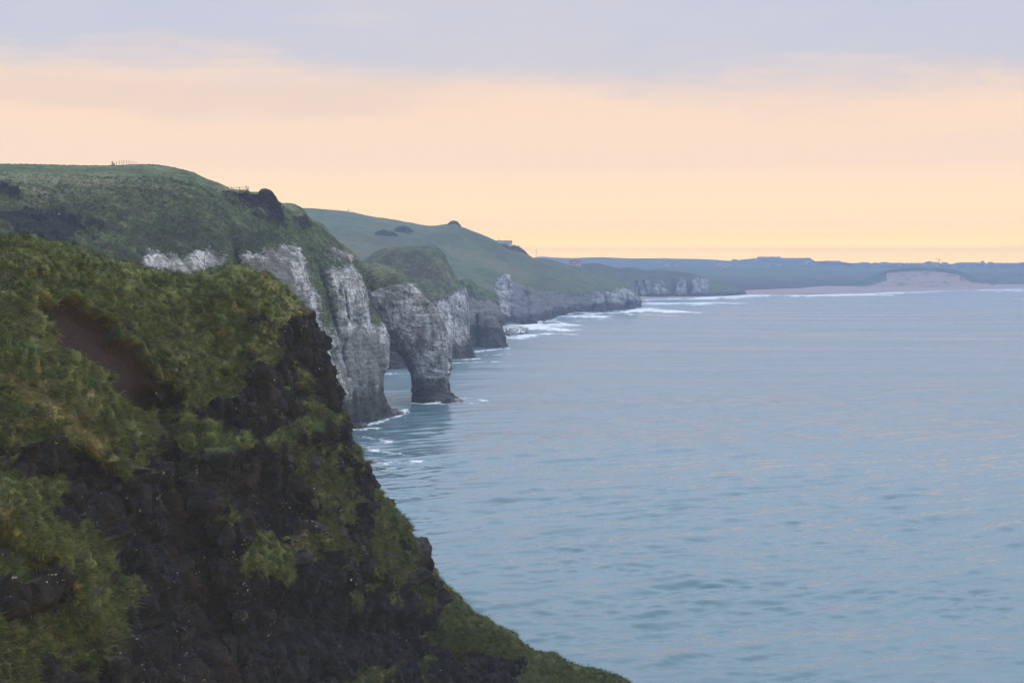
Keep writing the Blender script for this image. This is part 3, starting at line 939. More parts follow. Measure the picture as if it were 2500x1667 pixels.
H6 = [
    [(600, 525, 2300), (640, 512, 1950), (660, 560, 1560), (690, 620, 1330), (720, 690, 1200), ('b', 740, 1100)],
    [(690, 520, 2300), (700, 508, 1930), (720, 555, 1550), (760, 620, 1340), (820, 690, 1200), ('b', 850, 1130)],
    [(745, 520, 2300), (748, 508.5, 1920), (765, 555, 1560), (800, 620, 1350), (855, 690, 1220), ('b', 890, 1150)],
    [(800, 524, 2300), (803, 512.5, 1900), (822, 555, 1580), (855, 615, 1380), (905, 680, 1260), ('b', 950, 1180)],
    [(850, 530, 2300), (853, 517.5, 1880), (872, 560, 1590), (905, 615, 1400), (955, 680, 1280), ('b', 1005, 1200)],
    [(900, 542, 2300), (902, 528, 1860), (922, 568, 1600), (955, 620, 1420), (1005, 690, 1300), ('b', 1055, 1225)],
    [(950, 548, 2300), (953, 535, 1850), (974, 575, 1610), (1005, 625, 1450), (1060, 700, 1320), ('b', 1105, 1250)],
    [(1000, 558, 2300), (1003, 544.5, 1820), (1022, 580, 1630), (1055, 630, 1470), (1115, 705, 1340), ('b', 1150, 1270)],
    [(1048, 566, 2300), (1052, 552.5, 1800), (1072, 588, 1640), (1102, 635, 1490), (1155, 700, 1360), ('b', 1192, 1285)],
    [(1090, 562, 2300), (1092, 547.5, 1785), (1112, 588, 1645), (1142, 636, 1510), (1185, 690, 1390), ('b', 1212, 1300)],
    [(1104, 560, 2300), (1107, 545.5, 1780), (1128, 588, 1645), (1160, 636, 1515), (1198, 682, 1402), ('b', 1224, 1305)],
    [(1126, 570, 2300), (1128, 554.5, 1775), (1148, 594, 1645), (1178, 638, 1520), (1212, 672, 1418), ('b', 1236, 1315)],
    [(1170, 590, 2300), (1174, 572, 1765), (1192, 608, 1640), (1214, 645, 1528), (1232, 670, 1436), (1242, 720, 1386), ('b', 1256, 1332)],
    [(1206, 604, 2300), (1210, 588, 1765), (1224, 620, 1645), (1244, 650, 1540), (1258, 676, 1446), (1268, 725, 1400), ('b', 1288, 1350)],
    [(1232, 620, 2300), (1236, 604, 1775), (1250, 632, 1655), (1268, 656, 1552), (1284, 690, 1456), (1296, 730, 1412), ('b', 1322, 1382)],
    [(1255, 624, 2300), (1258, 607, 1790), (1270, 636, 1670), (1288, 662, 1565), (1304, 697, 1490), (1316, 735, 1455), ('b', 1340, 1455)],
    [(1276, 632, 2300), (1278, 615, 1810), (1290, 642, 1690), (1306, 668, 1590), (1320, 703, 1530), (1332, 738, 1505), ('b', 1352, 1520)],
    [(1305, 648, 2350), (1308, 634, 1850), (1316, 655, 1730), (1330, 680, 1640), (1342, 710, 1585), (1352, 740, 1560), ('b', 1366, 1578)],
    [(1360, 660, 2350), (1362, 646, 1920), (1374, 665, 1800), (1388, 690, 1715), (1397, 716, 1690), ('b', 1410, 1665)],
    [(1418, 670, 2300), (1420, 660, 1980), (1432, 675, 1880), (1444, 700, 1770), (1452, 716, 1735), ('b', 1464, 1695)],
    [(1478, 682, 2300), (1480, 674, 1990), (1489, 685, 1900), (1496, 701, 1800), (1501, 712, 1770), ('b', 1512, 1715)],
    [(1528, 698, 2300), (1530, 692, 1970), (1536, 697, 1890), (1541, 705, 1820), (1544, 715, 1795), ('b', 1548, 1755)],
    [(1535, 712, 2300), (1548, 706, 1960), (1552, 711, 1930), (1557, 720, 1895), (1560, 735, 1875), ('b', 1562, 1858)],
    [(1525, 720, 2350), (1536, 716, 2150), (1540, 720, 2130), (1544, 728, 2100), (1546, 740, 2080), ('b', 1547, 2050)],
]
cliff('cliff', H6, 760, 420,
      [[(1205, 700), (1215, 682), (1228, 672), (1240, 672), (1250, 690), (1262, 690), (1275, 700), (1300, 708), (1340, 712), (1370, 720), (1420, 722), (1450, 716), (1490, 712), (1520, 706), (1545, 710), (1565, 735), (1570, 780), (1400, 790), (1320, 800), (1190, 810), (1180, 780), (1215, 740)]],
      2.2, M_FAR, 'long green hill running down to a chalk point with surf along its foot',
      heath_polys=[[(1105, 548), (1130, 556), (1180, 578), (1215, 595), (1260, 620), (1240, 640), (1190, 620), (1150, 590), (1120, 565)],
                   [(880, 585), (930, 575), (990, 590), (1000, 605), (920, 600)], [(1010, 590), (1060, 570), (1110, 575), (1140, 600), (1080, 600)],
                   [(917, 572), (945, 564), (985, 578), (960, 583)], [(962, 558), (985, 556), (1008, 572), (1000, 577), (970, 568)], [(1290, 640), (1360, 648), (1420, 668), (1380, 672), (1310, 660)]],
      straw_polys=[[(1080, 600), (1150, 610), (1230, 640), (1320, 680), (1280, 690), (1180, 650), (1090, 620)]],
      stain_polys=[[(1250, 690), (1300, 700), (1400, 715), (1440, 720), (1440, 780), (1300, 800), (1250, 800)]],
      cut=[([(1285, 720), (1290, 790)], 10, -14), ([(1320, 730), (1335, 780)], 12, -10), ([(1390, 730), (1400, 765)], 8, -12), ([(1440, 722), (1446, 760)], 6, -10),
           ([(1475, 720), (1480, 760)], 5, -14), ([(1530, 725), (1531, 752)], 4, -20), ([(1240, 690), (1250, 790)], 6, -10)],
      amp=(1.6, 1.0, .35), camp=(3.0, 1.0), wet_z=9, seed=300, soft=4)

H7 = [
    [(1290, 640, 2750), (1290, 630, 2250), (1300, 650, 2130), (1320, 680, 2060), ('b', 1335, 2000)],
    [(1328, 642, 2750), (1330, 632, 2320), (1340, 650, 2200), (1352, 680, 2110), ('b', 1365, 2050)],
    [(1358, 648, 2750), (1360, 638.5, 2340), (1372, 658, 2230), (1386, 686, 2150), ('b', 1400, 2100)],
    [(1386, 656, 2750), (1388, 647, 2360), (1402, 665, 2250), (1420, 690, 2200), ('b', 1440, 2150)],
    [(1408, 656, 2750), (1410, 647, 2380), (1426, 664, 2290), (1445, 690, 2240), ('b', 1465, 2210)],
    [(1428, 652, 2750), (1430, 642.5, 2410), (1450, 660, 2330), (1468, 685, 2290), (1476, 702, 2280), ('b', 1488, 2265)],
    [(1452, 652, 2780), (1454, 642, 2440), (1472, 660, 2355), (1490, 684, 2310), (1498, 702, 2296), ('b', 1508, 2285)],
    [(1475, 656, 2800), (1478, 647.5, 2460), (1494, 665, 2380), (1512, 685, 2330), (1520, 702, 2315), ('b', 1530, 2300)],
    [(1510, 664, 2800), (1513, 655, 2480), (1526, 670, 2400), (1536, 685, 2350), (1541, 702, 2332), ('b', 1550, 2320)],
    [(1534, 662, 2800), (1536, 654, 2500), (1549, 670, 2420), (1557, 685, 2370), (1561, 702, 2352), ('b', 1571, 2340)],
    [(1572, 667, 2820), (1574, 659.5, 2515), (1585, 672, 2440), (1591, 686, 2390), (1595, 703, 2372), ('b', 1605, 2360)],
    [(1604, 666, 2820), (1606, 658.5, 2530), (1614, 670, 2455), (1618, 684, 2405), (1622, 704, 2388), ('b', 1632, 2376)],
    [(1648, 672, 2840), (1650, 663, 2550), (1660, 673, 2480), (1665, 684, 2430), (1668, 705, 2410), ('b', 1674, 2400)],
    [(1690, 676, 2840), (1692, 668, 2560), (1700, 676, 2500), (1704, 684, 2450), (1706, 702, 2432), ('b', 1712, 2420)],
    [(1722, 686, 2840), (1724, 679, 2575), (1731, 690, 2525), (1736, 702, 2480), ('b', 1745, 2440)],
    [(1768, 700, 2900), (1770, 694, 2640), (1776, 702, 2580), (1782, 710, 2530), ('b', 1790, 2470)],
    [(1810, 714, 2950), (1812, 709, 2700), (1816, 713, 2640), (1820, 718, 2590), ('b', 1826, 2540)],
]
cliff('cliff', H7, 620, 240,
      [[(1512, 700), (1522, 692), (1545, 695), (1548, 715), (1560, 690), (1566, 716), (1578, 690), (1585, 690), (1590, 712), (1598, 690), (1615, 686), (1625, 700), (1638, 726), (1510, 735)],
       [(1646, 726), (1652, 690), (1662, 683), (1671, 684), (1674, 728)], [(1688, 728), (1692, 684), (1703, 680), (1708, 690), (1712, 682), (1726, 682), (1730, 726)]],
      3.0, M_FAR, 'hazy brown ridge with pale chalk buttresses, the red roofed house on its crest',
      heath_polys=[[(1290, 625), (1440, 640), (1660, 660), (1730, 680), (1700, 682), (1600, 688), (1500, 690), (1400, 680), (1300, 660)]],
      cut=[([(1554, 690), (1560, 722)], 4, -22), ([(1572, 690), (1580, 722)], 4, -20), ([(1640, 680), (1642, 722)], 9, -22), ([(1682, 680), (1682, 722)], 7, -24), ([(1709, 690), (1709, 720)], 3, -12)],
      amp=(1.4, .9, .3), camp=(2.0, .8), wet_z=6, seed=400, soft=4)

# ------------------------------------------------------------------ 5. distant shore


def ridge(name, top, back, foot, nu, nv, mat, label, attr_fn, amp, seed, kind='structure', cat='hills'):
    """top: list of (px,py,d); back: extra depth behind; foot: list of fractions -> (py,d) functions"""
    cols = []
    for x, y, d in top:
        c = [(x, y + back[0], d + back[1]), (x, y, d)]
        for fpy, fd in foot(x, y, d):
            c.append((x, fpy, fd))
        cols.append(c)
    G = loft(cols, nu, nv, .1)
    px, py = G[..., 0].ravel(), G[..., 1].ravel()
    V = to_world(G)
    N = facing(V, gnormals(V))
    p, n = V.reshape(-1, 3), N.reshape(-1, 3)
    d = amp * (fbm(p / (amp * 22), 3, seed=seed) + .5 * fbm(p / (amp * 7), 3, seed=seed + 1))
    V2 = p.copy()
    V2[:, 2] += d * np.repeat((.4 + .6 * np.clip(np.arange(nv) / nv / .2 - .5, 0, 1))[None, :], nu, 0).ravel()
    o = grid_obj(name, V2.reshape(V.shape), mat, masks(len(p), **attr_fn(px, py, p)))
    tag(o, label, cat, kind=kind)
    SURF.append((px, py, V2, np.repeat((np.arange(nv) / nv >= .1)[None, :], nu, 0).ravel()))
    return o


FARTOP = [(-600, 628), (600, 632), (1200, 633), (1300, 630), (1315, 627), (1330, 627), (1350, 629), (1400, 630), (1465, 628), (1540, 631), (1600, 631), (1692, 632), (1740, 634), (1780, 636.5), (1800, 635), (1845, 631),
          (1905, 630.5), (1979, 632.5), (1994, 638), (2010, 637), (2030, 636.5), (2050, 638), (2078, 642.5), (2105, 641.5), (2125, 643), (2138, 641), (2150, 643),
          (2200, 643.5), (2255, 643), (2262, 638.5), (2270, 638), (2280, 641), (2316, 644.5), (2325, 645), (2335, 641.5), (2400, 642), (2425, 645.5), (2460, 643.5), (2500, 640), (2600, 636), (2900, 634), (3500, 636)]
ridge('hill', [(x, y, 5200 - 300 * (x > 1990)) for x, y in FARTOP], (14, 700),
      lambda x, y, d: [(y + 6, 4900), (662, 4500), (675, 4000), (700, 3800)], 700, 120, M_DIST,
      'pale blue distant hills with a town along the skyline',
      lambda px, py, p: dict(heath=.5 * sstep(0, .4, fbm(p / 160, 3, seed=500)), straw=.6 * sstep(0.1, .4, fbm(p / 200, 3, seed=501))), 2.0, 510)
S_FAR = len(SURF) - 1
MIDTOP = [(1500, 668), (1600, 658), (1630, 652), (1660, 651), (1690, 652.5), (1740, 655), (1800, 655), (1868, 654), (1950, 656), (2020, 660), (2097, 664), (2130, 664), (2150, 663), (2220, 668), (2300, 668), (2360, 667), (2400, 664), (2440, 663), (2480, 667), (2560, 668), (2900, 664)]
ridge('hillside', [(x, y, 3900 + 40 * math.sin(x * .02)) for x, y in MIDTOP], (12, 350),
      lambda x, y, d: ([(y + 8, 3760), (y + 13, 3700), (y + 22, 3640), (y + 40, 3600)] if x > 2410 else [(y + 8, 3700), (y + 22, 3420 if x > 1850 else 3000 + (x - 1500) * 1.1), (710, 3250 if x > 2000 else 2700 + (x - 1700) * 1.2), (724, 3150 if x > 2000 else 2600 + (x - 1700) * 1.2)]),
      600, 140, M_DIST, 'low green links and dunes of grass behind the bay',
      lambda px, py, p: dict(heath=np.maximum(.9 * sstep(-3, 3, 3 + py - (684 + 4 * fbm(p / 60, 2, seed=521)) - 3) * (px < 2150), .7 * sstep(.05, .35, fbm(p / 70, 3, seed=520)))), 3.0, 530)
DUNE = [(2090, 690), (2120, 676), (2140, 668), (2159, 661), (2185, 656.5), (2231, 653), (2270, 653), (2308, 655), (2340, 661), (2362, 668), (2377, 676), (2400, 684), (2420, 690)]
DF = [(2090, 706), (2420, 704)]


def dune_attr(px, py, p):
    j = fbm(p / 14, 4, .6, seed=541) * 5
    face = sstep(-1, 1.5, sd_poly(px, py, [(2060, 720), (2100, 704), (2140, 692), (2165, 684), (2163, 668), (2185, 664), (2240, 661), (2300, 664), (2340, 672), (2370, 690), (2430, 694), (2440, 720)]) + j)
    tufts = sstep(.1, .3, fbm(p / np.array([26, 26, 10]), 4, .6, seed=542)) * .7
    return dict(sand=face * (1 - tufts), heath=(1 - face) * .6 * sstep(680, 664, py + 60 * fbm(p / 40, 3, seed=544)))


ridge('sand_dune', [(x, y, 3330) for x, y in DUNE], (16, 120),
      lambda x, y, d: [(y + (706 - y) * .3, 3300), (y + (706 - y) * .75, 3240), (708, 3200)], 420, 120, M_DIST,
      'big bare sand dune with dark grass on top behind the beach', dune_attr, 1.6, 550, cat='dune')

m_sand, t = new_mat('beach_sand')
pos = t.n('ShaderNodeNewGeometry').outputs['Position']
hs = t.n('ShaderNodeSeparateXYZ')
t.put(hs.inputs[0], pos)
sc = t.mix(t.noise(pos, .02, 4), (.27, .20, .175), (.34, .26, .23))
sc = t.mix(t.ss(hs.outputs[2], 1.1, .4), sc, (.17, .125, .115))
t.out(t.bsdf(sc, t.ss(hs.outputs[2], .3, 1.2, .35, .9), .3).outputs[0])
SHORE = [(1500, 745), (1560, 740), (1600, 731), (1690, 728), (1791, 722), (1868, 720), (1960, 719), (2080, 717.5), (2136, 715), (2250, 711.5), (2370, 708.5), (2500, 705), (2650, 701), (2900, 697)]
bg = []
for x, y in SHORE:
    a = W(x, y + .8, -.8)
    b = W(x, y - .4, .25)
    c = b * 1
    row = [a, b]
    for s, z in ((30, .8), (80, 1.6), (300, 3.0), (900, 4.0)):
        q = np.array([b[0] * (1 + s / b[1]), b[1] + s, z])
        row.append(q)
    bg.append(row)
bg = pchip(np.arange(len(bg)), np.array(bg), np.linspace(0, len(bg) - 1, 300))
o = grid_obj('beach', bg, m_sand, {})
tag(o, 'long flat strip of pink sand at the head of the bay', 'beach', kind='structure')

# ------------------------------------------------------------------ 6. sea
FOAM = [  # polyline (reference px on the water), half width m, intensity, grain m
    ([(840, 1042), (900, 1036), (945, 1026), (985, 1016), (990, 1000)], 2.4, .85, 1.4), ([(853, 1049), (885, 1048), (915, 1044)], 2.8, 1.05, 1.4),
    ([(1008, 984), (1030, 988), (1060, 985), (1090, 988), (1120, 981)], 2.2, .95, 1.5), ([(1118, 972), (1150, 971), (1185, 976)], 3.6, .85, 1.5), ([(1120, 981), (1160, 984)], 2.5, .6, 1.6),
    ([(945, 975), (975, 972), (1010, 973)], 2.5, .7, 1.5), ([(940, 1012), (965, 1006), (985, 1002)], 3, .8, 1.5), ([(948, 914), (990, 910)], 4, .6, 2), ([(940, 932), (980, 930)], 5, .4, 2),
    ([(1095, 879), (1130, 879), (1166, 876)], 4, .8, 2.2), ([(1098, 888), (1160, 885), (1232, 883)], 2.6, .95, 2.5), ([(1160, 860), (1200, 856), (1240, 849)], 5, .9, 2.5), ([(1170, 868), (1215, 866), (1260, 862)], 5, .5, 3),
    ([(1225, 824), (1262, 826), (1295, 820), (1340, 816)], 12, 1.15, 4), ([(1270, 795), (1330, 800), (1375, 808)], 20, .85, 6), ([(1225, 806), (1300, 806), (1335, 800)], 22, .9, 5), ([(1330, 812), (1400, 818)], 14, .6, 6),
    ([(1265, 796), (1300, 797), (1312, 793)], 9, 1.3, 4), ([(1312, 788), (1330, 786), (1355, 792), (1390, 795)], 16, 1.4, 5), ([(1345, 797), (1400, 800)], 15, .9, 6), ([(1340, 782), (1365, 779)], 14, .7, 5),
    ([(1362, 768), (1400, 766), (1430, 765)], 12, .9, 6), ([(1400, 776), (1425, 770), (1465, 775)], 26, 1.0, 7), ([(1420, 785), (1470, 780)], 24, .55, 7),
    ([(1445, 768), (1490, 765), (1530, 763), (1560, 761)], 14, 1.4, 6), ([(1530, 759), (1570, 757), (1600, 760), (1660, 764)], 34, 1.3, 8), ([(1545, 768), (1620, 771)], 30, .6, 9), ([(1560, 755), (1600, 753)], 20, .8, 9),
    ([(1562, 741), (1610, 742), (1665, 745)], 60, .95, 14), ([(1690, 743), (1740, 740), (1790, 742)], 45, .95, 14), ([(1580, 734), (1680, 731), (1790, 726), (1868, 722)], 60, 1.1, 16),
    ([(1868, 723.5), (2000, 721.5), (2136, 717.5), (2300, 711.5), (2500, 706.5), (2700, 701)], 38, 1.05, 16), ([(1940, 724), (2050, 723), (2140, 721)], 45, 1.0, 16), ([(2300, 714), (2420, 710.5)], 30, .5, 14), ([(2440, 711.5), (2520, 710)], 35, .8, 14),
    ([(868, 1068), (900, 1072), (950, 1082)], 2.8, .7, 1.2), ([(870, 1085), (920, 1100), (980, 1108)], 2.8, .72, 1.2), ([(900, 1130), (940, 1133), (985, 1127), (1020, 1130)], 2.6, 1.0, 1.1), ([(905, 1147), (960, 1143)], 1.4, .5, 1.2),
    ([(940, 1058), (1000, 1056), (1040, 1052)], 2.5, .5, 1.4), ([(985, 1021), (1020, 1016)], 1.6, .6, 1.4)]


def make_sea():
    xi = np.arange(-260, 2800, 3.4)
    xs = np.concatenate([np.linspace(-6000, -300, 40), xi, np.linspace(2840, 9000, 40)])
    ys = [3600, 3000, 2600, 2300, 2100, 1950, 1850, 1780]
    y = 1760.0
    while y > 674.6:
        ys.append(y)
        y -= 1.35 if y > 1000 else (1.25 if y > 760 else 1.0)
    ys = np.array(ys)
    d = H * F / (ys - YH)
    D, X = np.meshgrid(d, xs, indexing='ij')
    x = ((X - CX) * D / F).ravel()
    yy = D.ravel()
    N = len(x)
    dd = np.abs(np.gradient(d))
    ddv = np.repeat(dd, len(xs))
    dxv = np.abs(np.gradient(xs))[None, :] * D / F
    dxv = dxv.ravel()
    z = np.zeros(N)
    gx = np.zeros(N)
    gy = np.zeros(N)
    r = np.random.default_rng(4)
    p2 = np.stack([x, yy, 0 * x], 1)
    patch = .65 + .55 * np.clip(fbm(p2 / np.array([70, 45, 1]), 3, seed=61) * 1.6 + .3, 0, 1)
    patch2 = .5 + .8 * np.clip(fbm(p2 / np.array([23, 14, 1]), 2, seed=62) * 1.5 + .4, 0, 1)
    wx = x + 3 * fbm(p2 / 40, 2, seed=63)
    wy = yy + 3 * fbm(p2 / 40, 2, seed=64)
    unres = np.zeros(N)
    for k in range(120):
        lam = 1.7 * (20 / 1.7) ** (k / 119.) * r.uniform(.93, 1.07)
        base = math.radians(112)
        ang = base + r.normal(0, .34 if lam < 4 else .22)
        kx, ky = math.cos(ang) * 2 * math.pi / lam, math.sin(ang) * 2 * math.pi / lam
        slope = .045 if lam < 7 else .016
        amp = slope * lam / (2 * math.pi)
        foot = np.sqrt((math.cos(ang) * dxv) ** 2 + (math.sin(ang) * ddv) ** 2)
        att = sstep(.5, .22, foot / lam) * (patch if lam > 4 else patch * patch2)
        unres += (1 - att) * .5 * slope ** 2
        ph = wx * kx + wy * ky + r.uniform(0, 6.28)
        z += att * amp * np.cos(ph)
        gx -= att * amp * kx * np.sin(ph)
    # long swells out in the bay
    for lam, ang, a, phs in ((95, 96, .34, 0.3), (61, 90, .22, 2.1), (38, 103, .14, 4.0)):
        an = math.radians(ang)
        ph = (wx * math.cos(an) + wy * math.sin(an)) * 2 * math.pi / lam + phs + 1.5 * fbm(p2 / 160, 2, seed=66)
        z += a * np.cos(ph) * sstep(.45, .2, ddv / lam) * (.3 + .9 * np.clip(.5 + fbm(p2 / np.array([260, 120, 1]), 2, seed=67), 0, 1))
    sg = np.sqrt(unres)
    band = fbm(p2 / np.array([420, 75, 1]) + .4 * fbm(p2 / 300, 2, seed=69)[:, None], 4, .6, seed=68)
    far = sstep(500, 1200, yy)
    chop = np.sqrt(np.clip((sg - .20) * .9, .0012, .2) * (1 + far * np.clip(1.7 * band, -.75, .6)))
    foam = np.zeros(N)
    for pts, w, inten, gr in FOAM:
        wp = np.array([W(a, b)[:2] for a, b in pts])
        lo, hi = wp.min(0) - 4 * w, wp.max(0) + 4 * w
        sel = np.nonzero((x > lo[0]) & (x < hi[0]) & (yy > lo[1]) & (yy < hi[1]))[0]
        if not len(sel):
            continue
        q = np.stack([x[sel], yy[sel], 0 * x[sel]], 1)
        dl = d_line(x[sel] + .5 * w * fbm(q / (gr * 3), 2, seed=70), yy[sel] + .6 * w * fbm(q / (gr * 3), 2, seed=71), wp)
        f = inten * np.exp(-(dl / w) ** 2) * (.75 + .6 * fbm(q / (gr * 7), 2, seed=74))
        nn = .5 + .95 * fbm(q / np.array([gr * 1.6, gr, 1]), 4, .6, seed=72)
        fo = sstep(-.06, .3, f - nn * .85) * np.clip(f * 1.6, 0, 1)
        foam[sel] = np.maximum(foam[sel], fo)
        z[sel] += .22 * min(inten, 1.2) * math.sqrt(w / 2) * np.exp(-(dl / w) ** 2) * (.5 + nn)
    # scattered flecks along the rocky shore
    V = np.stack([x, yy, z], 1)
    nr, nc = len(ys), len(xs)
    m, t = new_mat('sea_water')
    pos = t.n('ShaderNodeNewGeometry').outputs['Position']
    mp = t.n('ShaderNodeMapping')
    mp.inputs['Rotation'].default_value = (0, 0, math.radians(-20))
    mp.inputs['Scale'].default_value = (.36, 1.0, 1.0)
    t.put(mp.inputs['Vector'], pos)
    b1 = t.noise(mp.outputs[0], .55, 3, .6, .3)
    b2 = t.noise(mp.outputs[0], 1.7, 2, .6, .2)
    b3 = t.noise(t.scale(pos, (.004, .014, 1)), 1.0, 4, .6, .5)
    hgt = t.math('ADD', t.math('MULTIPLY', b1, .8), t.math('MULTIPLY', b2, .32))
    bp = t.n('ShaderNodeBump')
    bp.inputs['Distance'].default_value = 1.0
    t.put(bp.inputs['Height'], hgt)
    t.put(bp.inputs['Strength'], t.ss(b3, .3, .7, .05, .17))
    wc = t.mix(b3, (.072, .142, .178), (.096, .178, .216))
    w_ = t.bsdf(wc, .035, .5, bp.outputs[0], )
    w_.inputs['IOR'].default_value = 1.4
    t.put(w_.inputs['Roughness'], t.attr('chop'))
    fn = t.noise(pos, 1.1, 4, .6)
    fm = t.bsdf(t.mix(fn, (.62, .66, .70), (.82, .84, .85)), .9, .1, t.bump(fn, .4, .4))
    mx = t.n('ShaderNodeMixShader')
    t.put(mx.inputs[0], t.attr('foam'))
    t.t.links.new(w_.outputs[0], mx.inputs[1])
    t.t.links.new(fm.outputs[0], mx.inputs[2])
    t.out(mx.outputs[0])
    me = np_mesh('sea', V, grid_faces(nr, nc), m, dict(foam=foam, chop=chop))
    o = link(bpy.data.objects.new('sea', me))
    if me.polygons[len(me.polygons) // 2].normal.z < 0:
        me.flip_normals()
    tag(o, 'wide grey blue sea rippled with peach coloured wave crests', 'sea', kind='structure')


make_sea()

# ------------------------------------------------------------------ 7. rocks as things
M_BOULD, t = new_mat('boulder_rock')
pos = t.n('ShaderNodeNewGeometry').outputs['Position']
n1 = t.noise(pos, .9, 5, .65)
rc = t.mix(t.ss(n1, .35, .7), (.006, .0065, .010), (.034, .030, .034))
lm = t.math('MULTIPLY', t.ss(t.vor(pos, 2.4), .24, .08), t.ss(t.noise(pos, .5, 3), .5, .65))
rc = t.mix(t.math('MULTIPLY', lm, .8), rc, (.5, .5, .47))
rc = t.mix(t.math('MULTIPLY', t.ss(t.noise(pos, .6, 3), .6, .7), t.attr('yellow')), rc, (.30, .20, .012))
t.out(t.bsdf(rc, .85, .25, t.bump(n1, .8, .35)).outputs[0])
M_WETROCK, t = new_mat('wet_sea_rock')
pos = t.n('ShaderNodeNewGeometry').outputs['Position']
n1 = t.noise(pos, .35, 5, .65)
rc = t.mix(t.ss(n1, .35, .7), (.016, .015, .018), (.085, .06, .05))
foamr = t.math('MULTIPLY', t.attr('yellow'), t.ss(t.noise(t.scale(pos, (1, 1, .25)), .5, 4, .6), .47, .56))
rc = t.mix(foamr, rc, (.75, .77, .8))
t.out(t.bsdf(rc, .35, .5, t.bump(n1, .8, .5)).outputs[0])


def boulder(name, c, size, seed, mat, facets=16, rot=0.0, rough=.10, yellow=0.0, flat=0.0, sub=5):
    r = np.random.default_rng(seed)
    bm = bmesh.new()
    bmesh.ops.create_icosphere(bm, subdivisions=sub, radius=1)
    v = np.array([q.co[:] for q in bm.verts])
    f = np.array([[q.index for q in fc.verts] for fc in bm.faces])
    bm.free()
    nd = r.normal(0, 1, (facets, 3))
    nd /= np.linalg.norm(nd, axis=1, keepdims=True)
    nd = np.concatenate([nd, [[0, 0, 1], [0, 0, -1]]])
    hh = r.uniform(.72, 1.0, len(nd))
    dots = v @ nd.T
    rad = np.min(np.where(dots > .05, hh / np.maximum(dots, .05), 9), axis=1)
    rad = np.minimum(rad, 1.25)
    v = v * rad[:, None]
    v = v * (1 + rough * fbm(v * 2.2 + seed, 4, .6, seed=seed)[:, None] * 1.6)
    v = v * np.array(size) * .5
    cz, sz = math.cos(rot), math.sin(rot)
    v = np.stack([v[:, 0] * cz - v[:, 1] * sz, v[:, 0] * sz + v[:, 1] * cz, v[:, 2]], 1)
    yv = yellow * np.ones(len(v))
    me = np_mesh(name, v, f, mat, dict(yellow=yv))
    o = link(bpy.data.objects.new(name, me))
    o.location = Vector([float(a) for a in c])
    return o


def bl_boulder(x, y, w, h, seed, label, up=.3, fac=14, yellow=0.0, toward=0.0, dv=1.0):
    s, n = on_bluff(x, y)
    k = s[1] / F
    c = P(x, y, s[1] - toward)
    o = boulder('boulder', c, (w * k, w * k * dv, h * k), seed, M_BOULD, fac, seed * .7, yellow=yellow)
    return tag(o, label, 'boulder', 'boulders on the near headland')


# silhouette boulders use the depth of the brow they sit on
def brow_boulder(x, y, d, w, h, seed, label, fac=14, yellow=0.0):
    k = d / F
    o = boulder('boulder', P(x, y, d), (w * k, w * k * .9, h * k), seed, M_BOULD, fac, seed * .7, yellow=yellow)
    return tag(o, label, 'boulder', 'boulders on the near headland')


brow_boulder(1022, 1348, 172, 58, 82, 3, 'largest dark angular boulder jutting over the sea from the headland edge', 12)
brow_boulder(968, 1281, 170, 48, 52, 8, 'dark block capped with turf just above the largest jutting boulder')
brow_boulder(940, 1231, 169, 19, 17, 9, 'small dark stone poking from the edge highest above the largest boulder')
brow_boulder(1079, 1430, 174.5, 16, 26, 12, 'small dark stone at the cliff edge just below the largest boulder')
brow_boulder(1115, 1462, 175.5, 26, 22, 14, 'dark rock above the bright grass ledge low on the headland edge')
brow_boulder(1284, 1590, 181, 28, 34, 15, 'pale grey pillar of rock between two grass ledges by the water')
brow_boulder(1457, 1645, 185.5, 26, 17, 16, 'small grey rock on the last grassy tip of the headland')
brow_boulder(1485, 1657, 186, 32, 22, 18, 'rock with yellow lichen at the very tip of the headland', yellow=1.0)
bl_boulder(285, 1190, 24, 22, 21, 'rock splashed white on its flank below the earth slip', toward=.5)
bl_boulder(330, 1215, 30, 34, 22, 'reddish brown boulder beside the gully under the earth slip', toward=.6)
bl_boulder(445, 1550, 26, 46, 23, 'tall brown stone standing in the dark gully near the picture bottom', toward=.6)
bl_boulder(583, 1505, 36, 36, 24, 'squat block under the bright green grass hummock', toward=.6)
bl_boulder(738, 1362, 50, 30, 25, 'wide dark slab beside the bright green grass hummock', toward=.8)
bl_boulder(830, 1305, 34, 42, 26, 'upright bluish black boulder in grass below the headland edge', toward=.8)
bl_boulder(665, 908, 18, 14, 27, 'lone dark stone with white lichen on the upper grass slope', toward=.4)
bl_boulder(610, 918, 16, 14, 28, 'small dark stone in the grass slope beside the upper crags', toward=.4)
bl_boulder(283, 1098, 16, 18, 29, 'white spotted stone in the grass beside the foot of the earth slip', toward=.4)

